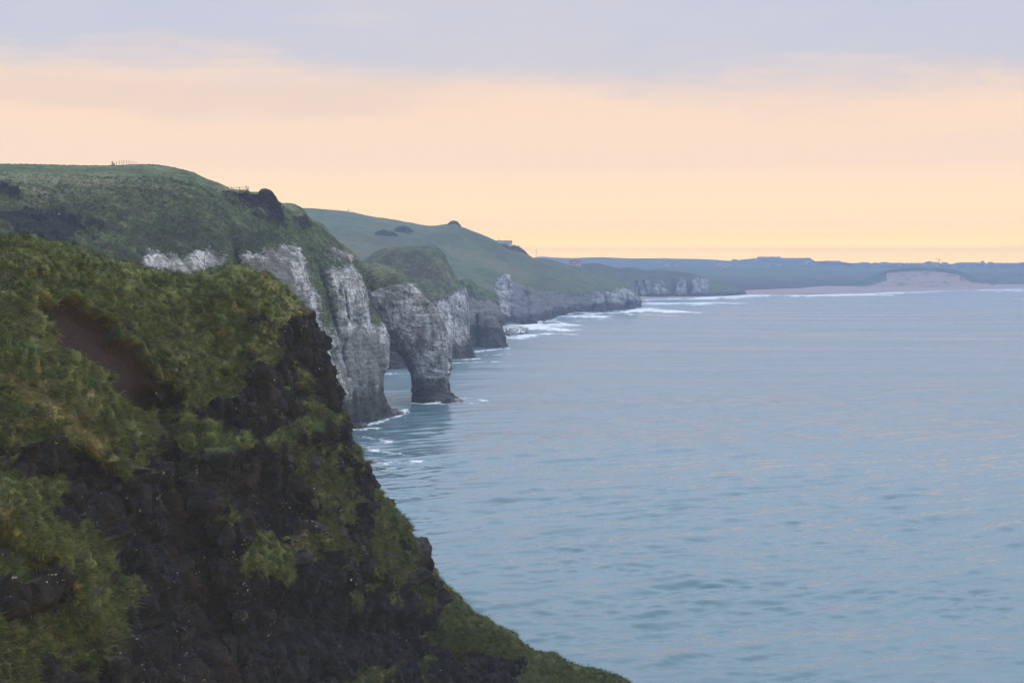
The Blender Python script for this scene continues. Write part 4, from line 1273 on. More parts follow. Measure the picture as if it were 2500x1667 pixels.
# small rocks studding the grassy crag
rr_ = np.random.default_rng(99)
ROCKY = [(700, 900), (790, 880), (850, 1080), (900, 1170), (960, 1270), (1030, 1400), (1080, 1470), (960, 1480), (860, 1450), (760, 1440), (700, 1330), (730, 1180), (640, 1090), (560, 1010), (640, 960)]
placed = 0
protos_r = []
while placed < 84:
    x, y = rr_.uniform(540, 1090), rr_.uniform(880, 1490)
    if sd_poly(np.array([x]), np.array([y]), ROCKY)[0] < 4:
        continue
    sv, nv_ = on_bluff(x, y)
    sz = rr_.uniform(.45, 1.0) * (1.7 if rr_.uniform() < .2 else 1)
    if len(protos_r) < 7:
        o = boulder('rock', sv, (1.0, .9, rr_.uniform(.8, 1.5)), 200 + len(protos_r), M_BOULD, 11, 0, .08, 0, sub=4)
        protos_r.append(o)
    else:
        o = protos_r[int(rr_.integers(0, 7))].copy()
        COL.objects.link(o)
    o.scale = (sz, sz, sz)
    o.rotation_euler = (0, 0, float(rr_.uniform(0, 6.2)))
    o.location = Vector([float(c) for c in sv + nv_ * .12 * sz])
    tag(o, 'small dark rock poking out of the grass and crags on the steep seaward face', 'rock', 'rocks studding the seaward face')
    placed += 1

# rocks in the sea


def sea_rock(x, y, w, h, depth, seed, label, foam=0.0, fac=10, up=0.0):
    q = W(x, y)
    k = q[1] / F
    q[2] = up
    o = boulder('sea_rock', q, (w * k, depth, h * k), seed, M_WETROCK, fac, 0, .16, foam)
    return tag(o, label, 'sea rock', 'rocks awash along the shore')


sea_rock(1252, 814, 66, 24, 22, 41, 'low dark rock streaming with white water in the surf by the cave', .9, 9, 1.0)
sea_rock(1276, 812, 28, 20, 14, 42, 'rounded rock end standing out of the surf beside the streaming rock', .5, 9, .6)
sea_rock(1248, 820, 28, 16, 9, 43, 'dark knob in front of the streaming rock with water running around it', .25, 9, .6)
sea_rock(955, 1012, 52, 26, 12, 44, 'reddish ledge sloping into the water at the cliff foot beside the arch', 0, 9, .2)
sea_rock(972, 1013, 26, 14, 7, 45, 'dark tip of rock at the end of the ledge by the arch', 0, 9, .2)
sea_rock(866, 1040, 50, 20, 9, 46, 'smooth purple rock slab under the tall chalk cliff', 0, 8, .1)
sea_rock(1105, 979, 40, 14, 10, 47, 'flat dark ledge at the foot of the outer arch leg', .1, 9, .2)
sea_rock(1004, 946, 10, 4, 3, 48, 'thin rock spur sticking out from the inside of the arch leg', 0, 9, 7.5)
sea_rock(910, 1127, 56, 14, 7, 49, 'brown reef barely above the water below the headland edge', .3, 9, -.1)
sea_rock(940, 1143, 60, 8, 3.5, 50, 'thin brown reef awash nearest the headland edge', .4, 9, -.1)
sea_rock(1340, 790, 46, 7, 30, 51, 'low dark ledge running out under the long hill into surf', .2, 9, .2)
sea_rock(1398, 764, 56, 6, 34, 52, 'flat dark reef in surf under the middle of the long chalk point', .2, 9, .2)
sea_rock(1452, 764, 36, 5, 30, 53, 'flat dark reef in surf nearer the tip of the long chalk point', .2, 9, .2)
sea_rock(1588, 731, 42, 5, 50, 54, 'flat reef at the foot of the pale buttresses beyond the point', .1, 9, .3)
sea_rock(1386, 789, 12, 3, 14, 55, 'tiny rock showing through the foam off the long point', .2, 9, .1)
sea_rock(1380, 801, 14, 3, 12, 56, 'small rock awash in broken water in front of the surf', .2, 9, .1)

# spray where waves burst on the rocks
m_spray, t = new_mat('sea_spray')
t.out(t.bsdf((.82, .85, .88), .9, .1).outputs[0])


def spray(spots):
    P_, T = [], []
    for x, y, w, h, dep, cnt in spots:
        q = W(x, y)
        k = q[1] / F
        # a few bursting jets, thinning with height
        jx = rng.uniform(-.5, .5, 7) * w * k
        jh = rng.uniform(.45, 1.0, 7) * h * k
        j = rng.integers(0, 7, cnt)
        a = rng.beta(1.0, 2.4, cnt)
        c = np.stack([q[0] + jx[j] + rng.normal(0, 1, cnt) * w * k * (.05 + .12 * a), q[1] + rng.normal(0, dep, cnt), a * jh[j]], 1)
        s = rng.uniform(.05, .22, cnt) * (k / .33) * (1.2 - a)
        for m_ in range(4):
            pass
        tet = np.array([[1, 1, 1], [1, -1, -1], [-1, 1, -1], [-1, -1, 1]], float)
        P_.append((c[:, None, :] + tet[None] * s[:, None, None]).reshape(-1, 3))
    Pn = np.concatenate(P_)
    n = len(Pn) // 4
    b = np.arange(n)[:, None] * 4
    T = np.concatenate([b + np.array([[0, 1, 2]]), b + np.array([[0, 3, 1]]), b + np.array([[0, 2, 3]]), b + np.array([[1, 3, 2]])])
    o = link(bpy.data.objects.new('sea_spray', np_mesh('sea_spray', Pn, T, m_spray, smooth=False)))
    tag(o, 'white spray bursting up where waves hit the rocks', 'spray', kind='stuff')


spray([(1246, 806, 36, 24, 3, 5200), (1316, 790, 16, 11, 3, 1800), (1555, 757, 20, 9, 4, 1600), (1425, 766, 22, 5, 4, 1200), (1068, 984, 14, 7, 1.2, 700)])

# ------------------------------------------------------------------ 8. fences, rail, posts
M_WOOD = plain_mat('weathered_wood', (.05, .042, .036), (.025, .022, .02), 3.0)
M_WIRE = plain_mat('wire', (.12, .12, .12), None, 1.0, .5)
M_PALEPOST = plain_mat('pale_post', (.42, .42, .42), (.3, .3, .3), 3.0)


def hill_fence():
    D = 536.0
    k = D / F
    posts = [(274, 404, 393.5, .22, 'gate_post'), (278, 404, 398, .26, 'gate_post'), (284, 404, 395, .07, 'post'), (291.6, 403.5, 393, .07, 'post'), (297.6, 402.5, 391.8, .07, 'post'),
             (302, 402.5, 390.5, .07, 'post'), (309.5, 402.5, 392, .07, 'post'), (314.7, 402.5, 391.8, .07, 'post'), (319.7, 403, 393, .07, 'post'), (326.5, 404, 395, .07, 'post'), (332, 404, 396, .06, 'post')]
    b = P(300, 404, D)
    root = empty('wire_fence', b)
    for x, y0, y1, r, nm in posts:
        a0, a1 = P(x, y0 + 4, D) - b, P(x + random.uniform(-.6, .6), y1, D) - b
        MB().tube(a0, a1, r, r * .85).obj(nm, M_WOOD, root)
    for q in (.35, .65, .9):
        mb = MB()
        for (x, y0, y1, _, _), (x2, y02, y12, _, _) in zip(posts[:-1], posts[1:]):
            mb.tube(P(x, y0 + (y1 - y0) * q, D) - b, P(x2, y02 + (y12 - y02) * q, D) - b, .008, n=4)
        mb.obj('wire', M_WIRE, root)
    tag(root, 'wire fence with thin leaning posts on the skyline of the nearer hill', 'fence')


hill_fence()


def rail():
    D = 500.0
    b = P(580, 464, D)
    root = empty('viewpoint_railing', b)
    z = lambda x, y, dy=0: P(x, y, D + dy) - b
    for y in (457.8, 462.8):
        MB().box((z(545, y) + z(604, y)) / 2, (60 * D / F, .09, .13), 0).obj('rail', M_WOOD, root)
    for x in (553, 565, 584.3, 601.2):
        MB().box((z(x, 469) + z(x, 456.5)) / 2, (.16, .16, 12.5 * D / F)).obj('post', M_WOOD, root)
    MB().tube(z(606, 469), z(606, 456), .13, .10).tube(z(603.5, 467), z(605.5, 460), .12, .08).obj('corner_post', M_WOOD, root)
    MB().box(z(600.8, 454.8), (.62, .2, .16)).tube(z(601, 457), z(601, 454.8), .05).obj('sign_board', M_WOOD, root)
    tag(root, 'dark two rail wooden railing on top of the basalt crag', 'railing')


rail()
for x, y, lab in ((260.5, 424, 'pale lone post just below the wire fence on the hill'), (105, 438, 'pale post on the field edge, first of two beside each other'), (121.5, 439, 'pale post on the field edge nearer the wire fence')):
    s = on_surf(0, x, y)
    o = MB().tube((0, 0, -.4), (0, .05, 1.0), .09, .07).tube((0, .05, .99), (0, .05, 1.05), .075, .03).obj('post', M_PALEPOST)
    o.name = 'fence_post'
    o.location = Vector([float(c) for c in s])
    tag(o, lab, 'post')


def far_fence():
    pts = [(784, 510.3), (795, 511.5), (806, 512.5), (814, 513.2), (823, 514), (830, 514.6), (838, 515.5), (844, 516), (850, 516.8), (856, 517.5), (860, 518.2), (866, 519)]
    D = 1885
    b = P(825, 514, D)
    root = empty('wire_fence', b)
    for i, (x, y) in enumerate(pts):
        MB().tube(P(x, y + 3, D) - b, P(x, y - 3.0, D) - b, .14, .12, 5).obj('post', M_WOOD, root)
    MB().box(P(850.5, 516, D) - b, (.9, .3, 5.2)).obj('gate_post', M_WOOD, root)
    mb = MB()
    for (x, y), (x2, y2) in zip(pts[:-1], pts[1:]):
        mb.tube(P(x, y - 1.6, D) - b, P(x2, y2 - 1.6, D) - b, .03, n=4)
    mb.obj('wire', M_WIRE, root)
    tag(root, 'tiny line of fence posts along the crest of the far green hill', 'fence')


far_fence()

# gorse thickets on the far hill


def thicket(x0, x1, y0, y1, label, surf=4, hgt=4.0, cnt=2600, seed=1):
    r = np.random.default_rng(seed)
    s0, s1 = on_surf(surf, x0, (y0 + y1) / 2), on_surf(surf, x1, (y0 + y1) / 2)
    sm = on_surf(surf, (x0 + x1) / 2, y1)
    c = (s0 + s1) / 2
    L = np.linalg.norm(s1 - s0) / 2
    th = r.uniform(0, 6.28, cnt)
    rr = np.sqrt(r.uniform(0, 1, cnt))
    q = np.stack([rr * np.cos(th), rr * np.sin(th)], 1)
    dirv = (s1 - s0) / (2 * L)
    perp = np.array([-dirv[1], dirv[0], 0])
    perp /= np.linalg.norm(perp)
    dp = max(6.0, L * .35)
    p = c + q[:, :1] * L * dirv + q[:, 1:] * dp * perp
    # settle on the hill surface
    px, py, V, ok = SURF[surf]
    sel = np.nonzero((np.abs(V[:, 0] - c[0]) < L * 1.6 + 20) & (np.abs(V[:, 1] - c[1]) < L * 1.6 + 60))[0]
    for i in range(cnt):
        j = sel[np.argmin((V[sel, 0] - p[i, 0]) ** 2 + (V[sel, 1] - p[i, 1]) ** 2)]
        p[i, 2] = V[j, 2]
    hh = hgt * (1 - rr ** 2.5) * (.55 + .45 * (1 + fbm(p / 6, 2, seed=seed)))
    p[:, 2] += hh * r.uniform(.0, 1, cnt) ** .5
    a, b = r.normal(0, 1, (cnt, 3)), r.normal(0, 1, (cnt, 3))
    a /= np.linalg.norm(a, axis=1, keepdims=True)
    b /= np.linalg.norm(b, axis=1, keepdims=True)
    sz = r.uniform(.6, 1.5, cnt)[:, None]
    tri = np.stack([p, p + a * sz, p + b * sz], 1).reshape(-1, 3)
    m = bpy.data.materials.get('gorse_leaves') or plain_mat('gorse_leaves', (.032, .042, .022), (.05, .045, .03), .4)
    o = link(bpy.data.objects.new('gorse_thicket', np_mesh('gorse_thicket', tri, np.arange(cnt * 3).reshape(-1, 3), m)))
    tag(o, label, 'thicket', 'gorse thickets on the far hill')


thicket(919, 968, 566, 580, 'dark gorse patch lower of the two in the middle of the far green field', 3, 5, 2600, 1)
thicket(964, 1006, 556, 572, 'dark gorse patch upper of the two in the middle of the far green field', 3, 6, 2600, 2)
thicket(1096, 1122, 547, 551, 'dark bush clump crowning the knoll of the far green hill', 3, 4, 1800, 3)
thicket(1238, 1276, 606, 612, 'dark scrub on the brow just past the long white house', 3, 4, 2200, 4)

# ------------------------------------------------------------------ 9. buildings
M_WHITE = plain_mat('white_render', (.72, .71, .69), (.62, .61, .60), .5)
M_RED = plain_mat('red_roof_tiles', (.36, .085, .06), (.28, .07, .05), 1.2)
M_SLATE = plain_mat('grey_slate', (.13, .13, .14), (.09, .09, .10), .8)
M_GLASS = plain_mat('window_glass', (.03, .035, .045), None, 1, .15, .6)
M_BRICK = plain_mat('chimney_brick', (.16, .08, .06), None, 1.5)
M_ROAD = plain_mat('pale_track', (.40, .38, .36), (.33, .31, .29), .1)


def gable(mb, c, L, Wd, z0, z1, over=0.0, ax='x'):
    """roof prism: ridge along ax"""
    l, w = L / 2 + over, Wd / 2 + over
    pts = [(-l, -w, z0), (l, -w, z0), (l, w, z0), (-l, w, z0), (-l, 0, z1), (l, 0, z1)]
    if ax == 'y':
        pts = [(-y, x, z) for x, y, z in pts]
    pts = [(c[0] + x, c[1] + y, c[2] + z) for x, y, z in pts]
    mb.poly(pts, [(0, 1, 5, 4), (2, 3, 4, 5), (1, 2, 5), (3, 0, 4), (3, 2, 1, 0)])
    return mb


def red_house():
    d = 2330.0
    b = P(1404, 653, d)
    u = d / F  # metres per reference pixel
    root = empty('house', b)
    MB().box((-.5 * u, 0, 4.2 * u), (26 * u, 8, 8.4 * u + 4)).box((10.5 * u, 1.2, 4.6 * u), (7 * u, 8, 9.2 * u + 4)).obj('wall', M_WHITE, root)
    rf = gable(MB(), (0, 0, 0), 27 * u, 9.0, 8.5 * u, 18.2 * u, .4).obj('roof', M_RED, root)
    MB().box((8.8 * u, .5, 18.4 * u), (1.6 * u, 1.1, 7 * u), bev=.06).box((8.8 * u, .5, 22.1 * u), (1.9 * u, 1.3, .5)).obj('chimney', M_BRICK, rf)
    MB().box((-1.6 * u, .5, 18.8 * u), (1.4 * u, 1.1, 4 * u), bev=.06).box((-1.6 * u, .5, 21 * u), (1.7 * u, 1.3, .4)).obj('chimney', M_BRICK, rf)
    # front gable wing facing the sea
    mb = MB()
    zt = 19.0 * u
    w = 5.6 * u
    y0, y1 = -7.2, -3.9
    mb.poly([(-w - 1.5 * u, y0, -2), (w - 1.5 * u, y0, -2), (w - 1.5 * u, y0, 7.5 * u), (-1.5 * u, y0, zt - 1), (-w - 1.5 * u, y0, 7.5 * u),
             (-w - 1.5 * u, 0, -2), (w - 1.5 * u, 0, -2), (w - 1.5 * u, 0, 7.5 * u), (-1.5 * u, 0, zt - 1), (-w - 1.5 * u, 0, 7.5 * u)],
            [(0, 1, 2, 3, 4), (9, 8, 7, 6, 5), (0, 5, 6, 1), (1, 6, 7, 2), (0, 4, 9, 5), (4, 3, 8, 9), (3, 2, 7, 8)])
    mb.obj('gable_wall', M_WHITE, root)
    ov = .55
    mb = MB()
    xa, xb = -w - 1.5 * u - .4, w - 1.5 * u + .4
    mb.poly([(xa, y0 - ov, 7.1 * u), (-1.5 * u, y0 - ov, zt - .6), (-1.5 * u, .3, zt - .6), (xa, .3, 7.1 * u),
             (xa, y0 - ov, 7.1 * u + .5), (-1.5 * u, y0 - ov, zt), (-1.5 * u, .3, zt), (xa, .3, 7.1 * u + .5)],
            [(0, 1, 2, 3), (7, 6, 5, 4), (0, 4, 5, 1), (1, 5, 6, 2), (2, 6, 7, 3), (3, 7, 4, 0)])
    mb.poly([(xb, y0 - ov, 7.1 * u), (-1.5 * u, y0 - ov, zt - .6), (-1.5 * u, .3, zt - .6), (xb, .3, 7.1 * u),
             (xb, y0 - ov, 7.1 * u + .5), (-1.5 * u, y0 - ov, zt), (-1.5 * u, .3, zt), (xb, .3, 7.1 * u + .5)],
            [(3, 2, 1, 0), (4, 5, 6, 7), (1, 5, 4, 0), (2, 6, 5, 1), (3, 7, 6, 2), (0, 4, 7, 3)])
    mb.obj('gable_roof', M_RED, root)
    for x, z, ww, hh, yy in ((-1.6, 8.8, 4.6, 3.4, y0), (-1.6, 2.0, 5.0, 3.6, y0), (-10.2, 3.0, 2.0, 3.0, -4.0), (9.5, 5.2, 2.2, 3.0, -2.8)):
        fr = MB().box((x * u, yy - .04, z * u), (ww * u + .5, .12, hh * u + .5)).obj('window', M_WHITE, root)
        MB().box((x * u - ww * u * .26, yy - .12, z * u), (ww * u * .46, .06, hh * u)).box((x * u + ww * u * .26, yy - .12, z * u), (ww * u * .46, .06, hh * u)).obj('pane', M_GLASS, fr)
    MB().box((-9.0 * u, -2.6, 11.6 * u), (2.2 * u, 1.4, 2.2 * u)).obj('dormer', M_WHITE, rf)
    MB().box((-13.5 * u, -1, 1.8 * u), (4 * u, 5, 4.5 * u)).obj('porch', M_WHITE, root)
    tag(root, 'white gabled house with red tiled roof and two chimneys on the ridge', 'house')


red_house()


def long_house():
    d = 1745.0
    b = P(1231, 601.5, d)
    u = d / F
    root = empty('house', b)
    MB().box((-6 * u, 0, 1.5 * u), (48 * u, 8, 9 * u + 5)).box((14 * u, -2.0, 2 * u), (7 * u, 6, 10 * u + 4)).obj('wall', M_WHITE, root)
    rf = gable(MB(), (-6 * u, 0, 0), 49 * u, 8.8, 6.2 * u, 14 * u, .4).obj('roof', M_SLATE, root)
    MB().box((17.3 * u, -2.0, 10.6 * u), (1.6 * u, 6.4, 6.5 * u)).obj('gable_end', M_RED, rf)
    MB().box((-12.5 * u, 0, 15 * u), (1.6 * u, 1.0, 4 * u), bev=.05).box((-12.5 * u, 0, 17.1 * u), (2.0 * u, 1.2, .3)).obj('chimney', M_BRICK, rf)
    for x in (-14, -8, -2, 4, 10):
        fr = MB().box((x * u, -4.03, 4 * u), (3.0 * u, .1, 2.4 * u)).obj('window', M_WHITE, root)
        MB().box((x * u, -4.1, 4 * u), (2.6 * u, .06, 2.0 * u)).obj('pane', M_GLASS, fr)
    tag(root, 'long white house with grey roof half hidden by the hill brow', 'house')


long_house()


def turbine():
    d = 2650.0
    b = P(1309, 632, d)
    u = d / F
    root = empty('wind_turbine', b)
    MB().tube((0, 0, -8), (0, 0, 20 * u), .55, .38, 10).obj('tower', M_WHITE, root)
    MB().box((0, -.6, 20.3 * u), (1.1, 2.6, 1.1), bev=.15).obj('nacelle', M_WHITE, root)
    hub = MB().tube((0, -1.9, 20.3 * u), (0, -2.8, 20.3 * u), .5, .2, 8).obj('hub', M_WHITE, root)
    for k in range(3):
        a = math.radians(38 + 120 * k)
        dx, dz = math.sin(a), math.cos(a)
        L = 5.0 * u
        mb = MB()
        mb.poly([(dx * .3 - dz * .45, -2.45, 20.3 * u + dz * .3 + dx * .45), (dx * .3 + dz * .25, -2.3, 20.3 * u + dz * .3 - dx * .25), (dx * L, -2.4, 20.3 * u + dz * L),
                 (dx * .3 - dz * .45, -2.65, 20.3 * u + dz * .3 + dx * .45), (dx * .3 + dz * .25, -2.5, 20.3 * u + dz * .3 - dx * .25), (dx * L, -2.55, 20.3 * u + dz * L)],
                [(0, 1, 2), (5, 4, 3), (0, 3, 4, 1), (1, 4, 5, 2), (2, 5, 3, 0)])
        mb.obj('blade', M_WHITE, root)
    tag(root, 'small white wind turbine behind the shoulder of the hill', 'wind turbine')


turbine()
pole0 = None
for x, y0, y1, d, lab in ((1323.5, 633, 622, 2300, 'utility pole beside the wind turbine, tallest of the row'), (1337.5, 640, 630, 2300, 'utility pole at the end of the grassy hump past the turbine'),
                          (1360.5, 640, 630, 2320, 'utility pole midway between the turbine and the red roofed house')):
    b = P(x, y0, d)
    root = empty('utility_pole', b)
    hh = (y0 - y1) * d / F
    MB().tube((0, 0, -2), (0, 0, hh), .22, .16, 6).obj('pole', M_WOOD, root)
    MB().box((0, 0, hh - .6), (1.8, .16, .18)).obj('crossarm', M_WOOD, root)
    tag(root, lab, 'utility pole', 'utility poles along the ridge')
b = P(1465, 630, 5150)
root = empty('radio_mast', b)
MB().tube((0, 0, -3), (0, 0, 14), .5, .25, 6).obj('mast', M_PALEPOST, root)
MB().box((0, 0, 13), (1.6, .4, .5)).obj('aerial', M_PALEPOST, root)
tag(root, 'thin radio mast on the skyline of the distant hills', 'mast')

# pale track beside the hill shoulder
tr = [(1283, 641), (1292, 639), (1302, 637), (1312, 634.8)]
tv = []
for x, y in tr:
    c = on_surf(3, x, y) if x < 1270 else P(x, y, 1900 + (x - 1283) * 6)
    tv.append(c)
tv = np.array(tv)
k = np.array([0, 0, .9])
Vt = np.concatenate([tv + [0, -6, -.9], tv + [0, 6, .9], tv + [0, -6, -2.4], tv + [0, 6, -2.4]])
n4 = len(tv)
fs = []
for i in range(n4 - 1):
    fs += [(i, i + 1, n4 + i + 1, n4 + i), (2 * n4 + i, 3 * n4 + i, 3 * n4 + i + 1, 2 * n4 + i + 1), (i, 2 * n4 + i, 2 * n4 + i + 1, i + 1), (n4 + i, n4 + i + 1, 3 * n4 + i + 1, 3 * n4 + i)]
o = link(bpy.data.objects.new('road', np_mesh('road', Vt, fs, M_ROAD, smooth=False)))
tag(o, 'pale track climbing over the shoulder of the hill', 'road', kind='structure')


def crane():
    d = 4600.0
    b = P(2292, 647, d)
    u = d / F
    root = empty('tower_crane', b)
    M = bpy.data.materials.get('crane_steel') or plain_mat('crane_steel', (.10, .10, .11), None, 1)
    zt = 13 * u
    mb = MB()
    s = .8
    for sx in (-s, s):
        for sy in (-s, s):
            mb.tube((sx, sy, -2), (sx, sy, zt), .22, n=4)
    n = 10
    for i in range(n):
        za, zb = zt * i / n, zt * (i + 1) / n
        mb.tube((-s, -s, za), (s, -s, zb), .14, n=4).tube((s, s, za), (-s, s, zb), .14, n=4)
    mb.obj('mast', M, root)
    mb = MB()
    xa, xb = -8.5 * u, 0
    for (dy, dz) in ((-.6, 0), (.6, 0), (0, 1.1)):
        mb.tube((xa, dy, zt + 1 + dz * .4), (xb, dy, zt + .6 + dz), .25, n=4)
    for i in range(8):
        x0, x1 = xa + (xb - xa) * i / 8, xa + (xb - xa) * (i + 1) / 8
        mb.tube((x0, -.6, zt + .8), (x1, 0, zt + 1.6), .14, n=4)
    mb.obj('jib', M, root)
    MB().tube((0, -.4, zt + .6), (4.2 * u, -.4, zt + .6), .28, n=4).tube((0, .4, zt + .6), (4.2 * u, .4, zt + .6), .28, n=4).obj('counter_jib', M, root)
    MB().box((3.6 * u, 0, zt - .8), (1.4 * u, 1.8, 3.4)).obj('counterweight', M, root)
    MB().box((0.6 * u, -1.2, zt - .6), (1.6, 1.6, 2.2), bev=.15).obj('cab', M, root)
    mb = MB()
    mb.tube((0, 0, zt), (0, 0, zt + 3.2 * u), .3, .2, 4).tube((0, 0, zt + 3.1 * u), (xa * .7, 0, zt + 1.4), .1, n=4).tube((0, 0, zt + 3.1 * u), (4 * u, 0, zt + .8), .1, n=4)
    mb.obj('tower_top', M, root)
    tag(root, 'tower crane standing above the skyline behind the sand dune', 'crane')


crane()

# town houses
M_TW = [plain_mat('town_render_pale', (.62, .60, .58), None, .3), plain_mat('town_render_grey', (.36, .36, .37), None, .3), plain_mat('town_render_cream', (.55, .48, .40), None, .3)]


def town_house(c, L, Wd, z, rh, wm, name='town_house', chim=1):
    root = empty(name, c, random.uniform(-.25, .25))
    MB().box((0, 0, z / 2 - 2), (L, Wd, z + 4)).obj('wall', wm, root)
    rf = gable(MB(), (0, 0, 0), L, Wd, z + .02, z + rh, .3).obj('roof', M_SLATE, root)
    for i in range(chim):
        x = (-.42 + .84 * i / max(chim - 1, 1)) * L
        MB().box((x, 0, z + rh * .9), (1.3, 1.1, 2.6)).obj('chimney', M_BRICK, rf)
    return root


# rows that break the skyline
SKY = [(1849, 1905, 631, 627.6, 'long terrace of houses on the highest part of the town skyline', 7), (1906, 1940, 632, 630.6, 'lower terrace just past the highest terrace on the skyline', 3), (1945, 1979, 633.5, 630.4, 'terrace ending in a tall gable on the slope of the town', 4),
       (2020, 2052, 640, 637.4, 'broad low building on the skyline where the town dips', 2), (2103, 2122, 643, 641, 'small roofed block on the domed part of the skyline', 2), (2146, 2205, 645, 642.2, 'long terrace with many chimneys before the crane', 6),
       (2210, 2252, 645, 642.8, 'terrace between the long chimneyed row and the crane', 4), (2300, 2315, 646, 643.6, 'small dark house on the skyline beside the crane', 1), (2344, 2392, 643.5, 641.3, 'long flat roofed building past the crane', 3),
       (2396, 2402, 643, 637.8, 'single narrow tower standing on the skyline', 0), (2426, 2490, 645, 642.6, 'terrace on the skyline at the picture edge', 5)]
for x0, x1, yb, yt, lab, ch in SKY:
    d = 4880.0
    u = d / F
    c = P((x0 + x1) / 2, yb, d)
    hgt = (yb - yt) * u + 1
    r_ = town_house(c, (x1 - x0) * u, 12, hgt * .62, hgt * .38, M_TW[1], 'terrace' if x1 - x0 > 16 else 'town_house', ch)
    r_.rotation_euler = (0, 0, 0)
    tag(r_, lab, 'house' if x1 - x0 < 17 else 'terrace', 'buildings on the town skyline')
n_t = 0
r2 = np.random.default_rng(21)
protos = []
for k in range(60):
    x = r2.uniform(1600, 2480)
    y = r2.uniform(636, 653) if x < 2020 else r2.uniform(646, 653)
    s = on_surf(S_FAR, x, y)
    if len(protos) < 3:
        h_ = town_house(s, 11 + 5 * len(protos), 8, 5.5, 3.2, M_TW[len(protos)], 'town_house', 1)
        protos.append(h_)
    else:
        src = protos[int(r2.integers(0, 3))]
        h_ = src.copy()
        COL.objects.link(h_)
        for ch in list(src.children):
            c2 = ch.copy()
            COL.objects.link(c2)
            c2.parent = h_
            for g2 in list(ch.children):
                c3 = g2.copy()
                COL.objects.link(c3)
                c3.parent = c2
    h_.location = Vector([float(c) for c in s])
    h_.rotation_euler = (0, 0, float(r2.uniform(-.6, .6)))
    tag(h_, 'tiny pale house among the hazy town slopes below the skyline', 'house', 'houses scattered over the town slopes')

# ------------------------------------------------------------------ 10. people on the beach
M_CLOTH = plain_mat('dark_clothes', (.02, .022, .03), (.04, .04, .05), 6)


def person(c, lean, stride, label, wade=0.0, rz=0.0):
    me = bpy.data.meshes.new('person')
    hgt = 1.75
    j = {'pelvis': (0, 0, .95, .15), 'chest': (0, lean * .3, 1.32, .17), 'neck': (0, lean * .4, 1.50, .065), 'head': (0, lean * .45, 1.63, .105), 'crown': (0, lean * .45, 1.72, .08),
         'ls': (-.19, lean * .35, 1.42, .07), 'le': (-.27, lean * .3 + .05, 1.15, .05), 'lh': (-.25, lean * .3 - .1, .9, .04),
         'rs': (.19, lean * .35, 1.42, .07), 're': (.27, lean * .3 - .08, 1.15, .05), 'rh': (.24, lean * .3 - .2, .92, .04),
         'lk': (-.1, -stride * .4, .5, .075), 'lf': (-.1, -stride * .5, .06, .05), 'lt': (-.1, -stride * .5 - .17, .04, .04),
         'rk': (.1, stride * .25, .5, .075), 'rf': (.1, stride * .6, .06, .05), 'rt': (.1, stride * .6 - .17, .04, .04), 'lp': (-.1, 0, .88, .11), 'rp': (.1, 0, .88, .11)}
    E = [('pelvis', 'chest'), ('chest', 'neck'), ('neck', 'head'), ('head', 'crown'), ('chest', 'ls'), ('ls', 'le'), ('le', 'lh'), ('chest', 'rs'), ('rs', 're'), ('re', 'rh'),
         ('pelvis', 'lp'), ('lp', 'lk'), ('lk', 'lf'), ('lf', 'lt'), ('pelvis', 'rp'), ('rp', 'rk'), ('rk', 'rf'), ('rf', 'rt')]
    ks = list(j)
    me.from_pydata([j[k_][:3] for k_ in ks], [(ks.index(a), ks.index(b_)) for a, b_ in E], [])
    o = link(bpy.data.objects.new('person', me))
    mod = o.modifiers.new('skin', 'SKIN')
    for i, k_ in enumerate(ks):
        me.skin_vertices[0].data[i].radius = (j[k_][3], j[k_][3])
    me.skin_vertices[0].data[0].use_root = True
    o.modifiers.new('sub', 'SUBSURF').levels = 1
    me.materials.append(M_CLOTH)
    o.location = Vector([float(v) for v in c]) - Vector((0, 0, wade))
    o.rotation_euler = (0, 0, rz)
    return tag(o, label, 'person', 'people on the far beach')


def beach_pt(x, y):
    q = W(x, y, 1.2)
    j = np.argmin(((bg.reshape(-1, 3) - q) ** 2)[:, :2].sum(1))
    q[2] = bg.reshape(-1, 3)[j][2] - .05
    return q


person(beach_pt(2181, 709.5), .1, .35, 'tiny dark figure walking on the beach in front of the sand dune', 0, 1.3)
person(beach_pt(2395, 704), .05, .1, 'tiny dark figure standing on the wet sand past the sand dune', 0, .2)
person(beach_pt(2446, 703), .1, .3, 'tiny dark figure walking on the beach at its far end', 0, -1.2)
person(W(2083, 721, 0.0), .15, .1, 'tiny dark figure wading waist deep in the white shallows', .8, .5)

# ------------------------------------------------------------------ 11. haze
bm = bmesh.new()
bmesh.ops.create_cube(bm, size=1)
me = bpy.data.meshes.new('haze')
bm.to_mesh(me)
bm.free()
hz = link(bpy.data.objects.new('haze', me))
X0, X1, Y0, Y1, Z0, Z1 = -30000, 30000, -300, 6150, -9, 117
hz.scale = (X1 - X0, Y1 - Y0, Z1 - Z0)
hz.location = ((X0 + X1) / 2, (Y0 + Y1) / 2, (Z0 + Z1) / 2)
m, t = new_mat('haze_air')
pv = t.n('ShaderNodeVolumePrincipled')
pv.inputs['Color'].default_value = (.43, .62, 1.0, 1)
pv.inputs['Density'].default_value = 0.00023
pv.inputs['Anisotropy'].default_value = 0.0
om = t.n('ShaderNodeOutputMaterial')
t.t.links.new(pv.outputs[0], om.inputs['Volume'])
me.materials.append(m)
tag(hz, 'thin blue haze over the bay', 'haze', kind='stuff')

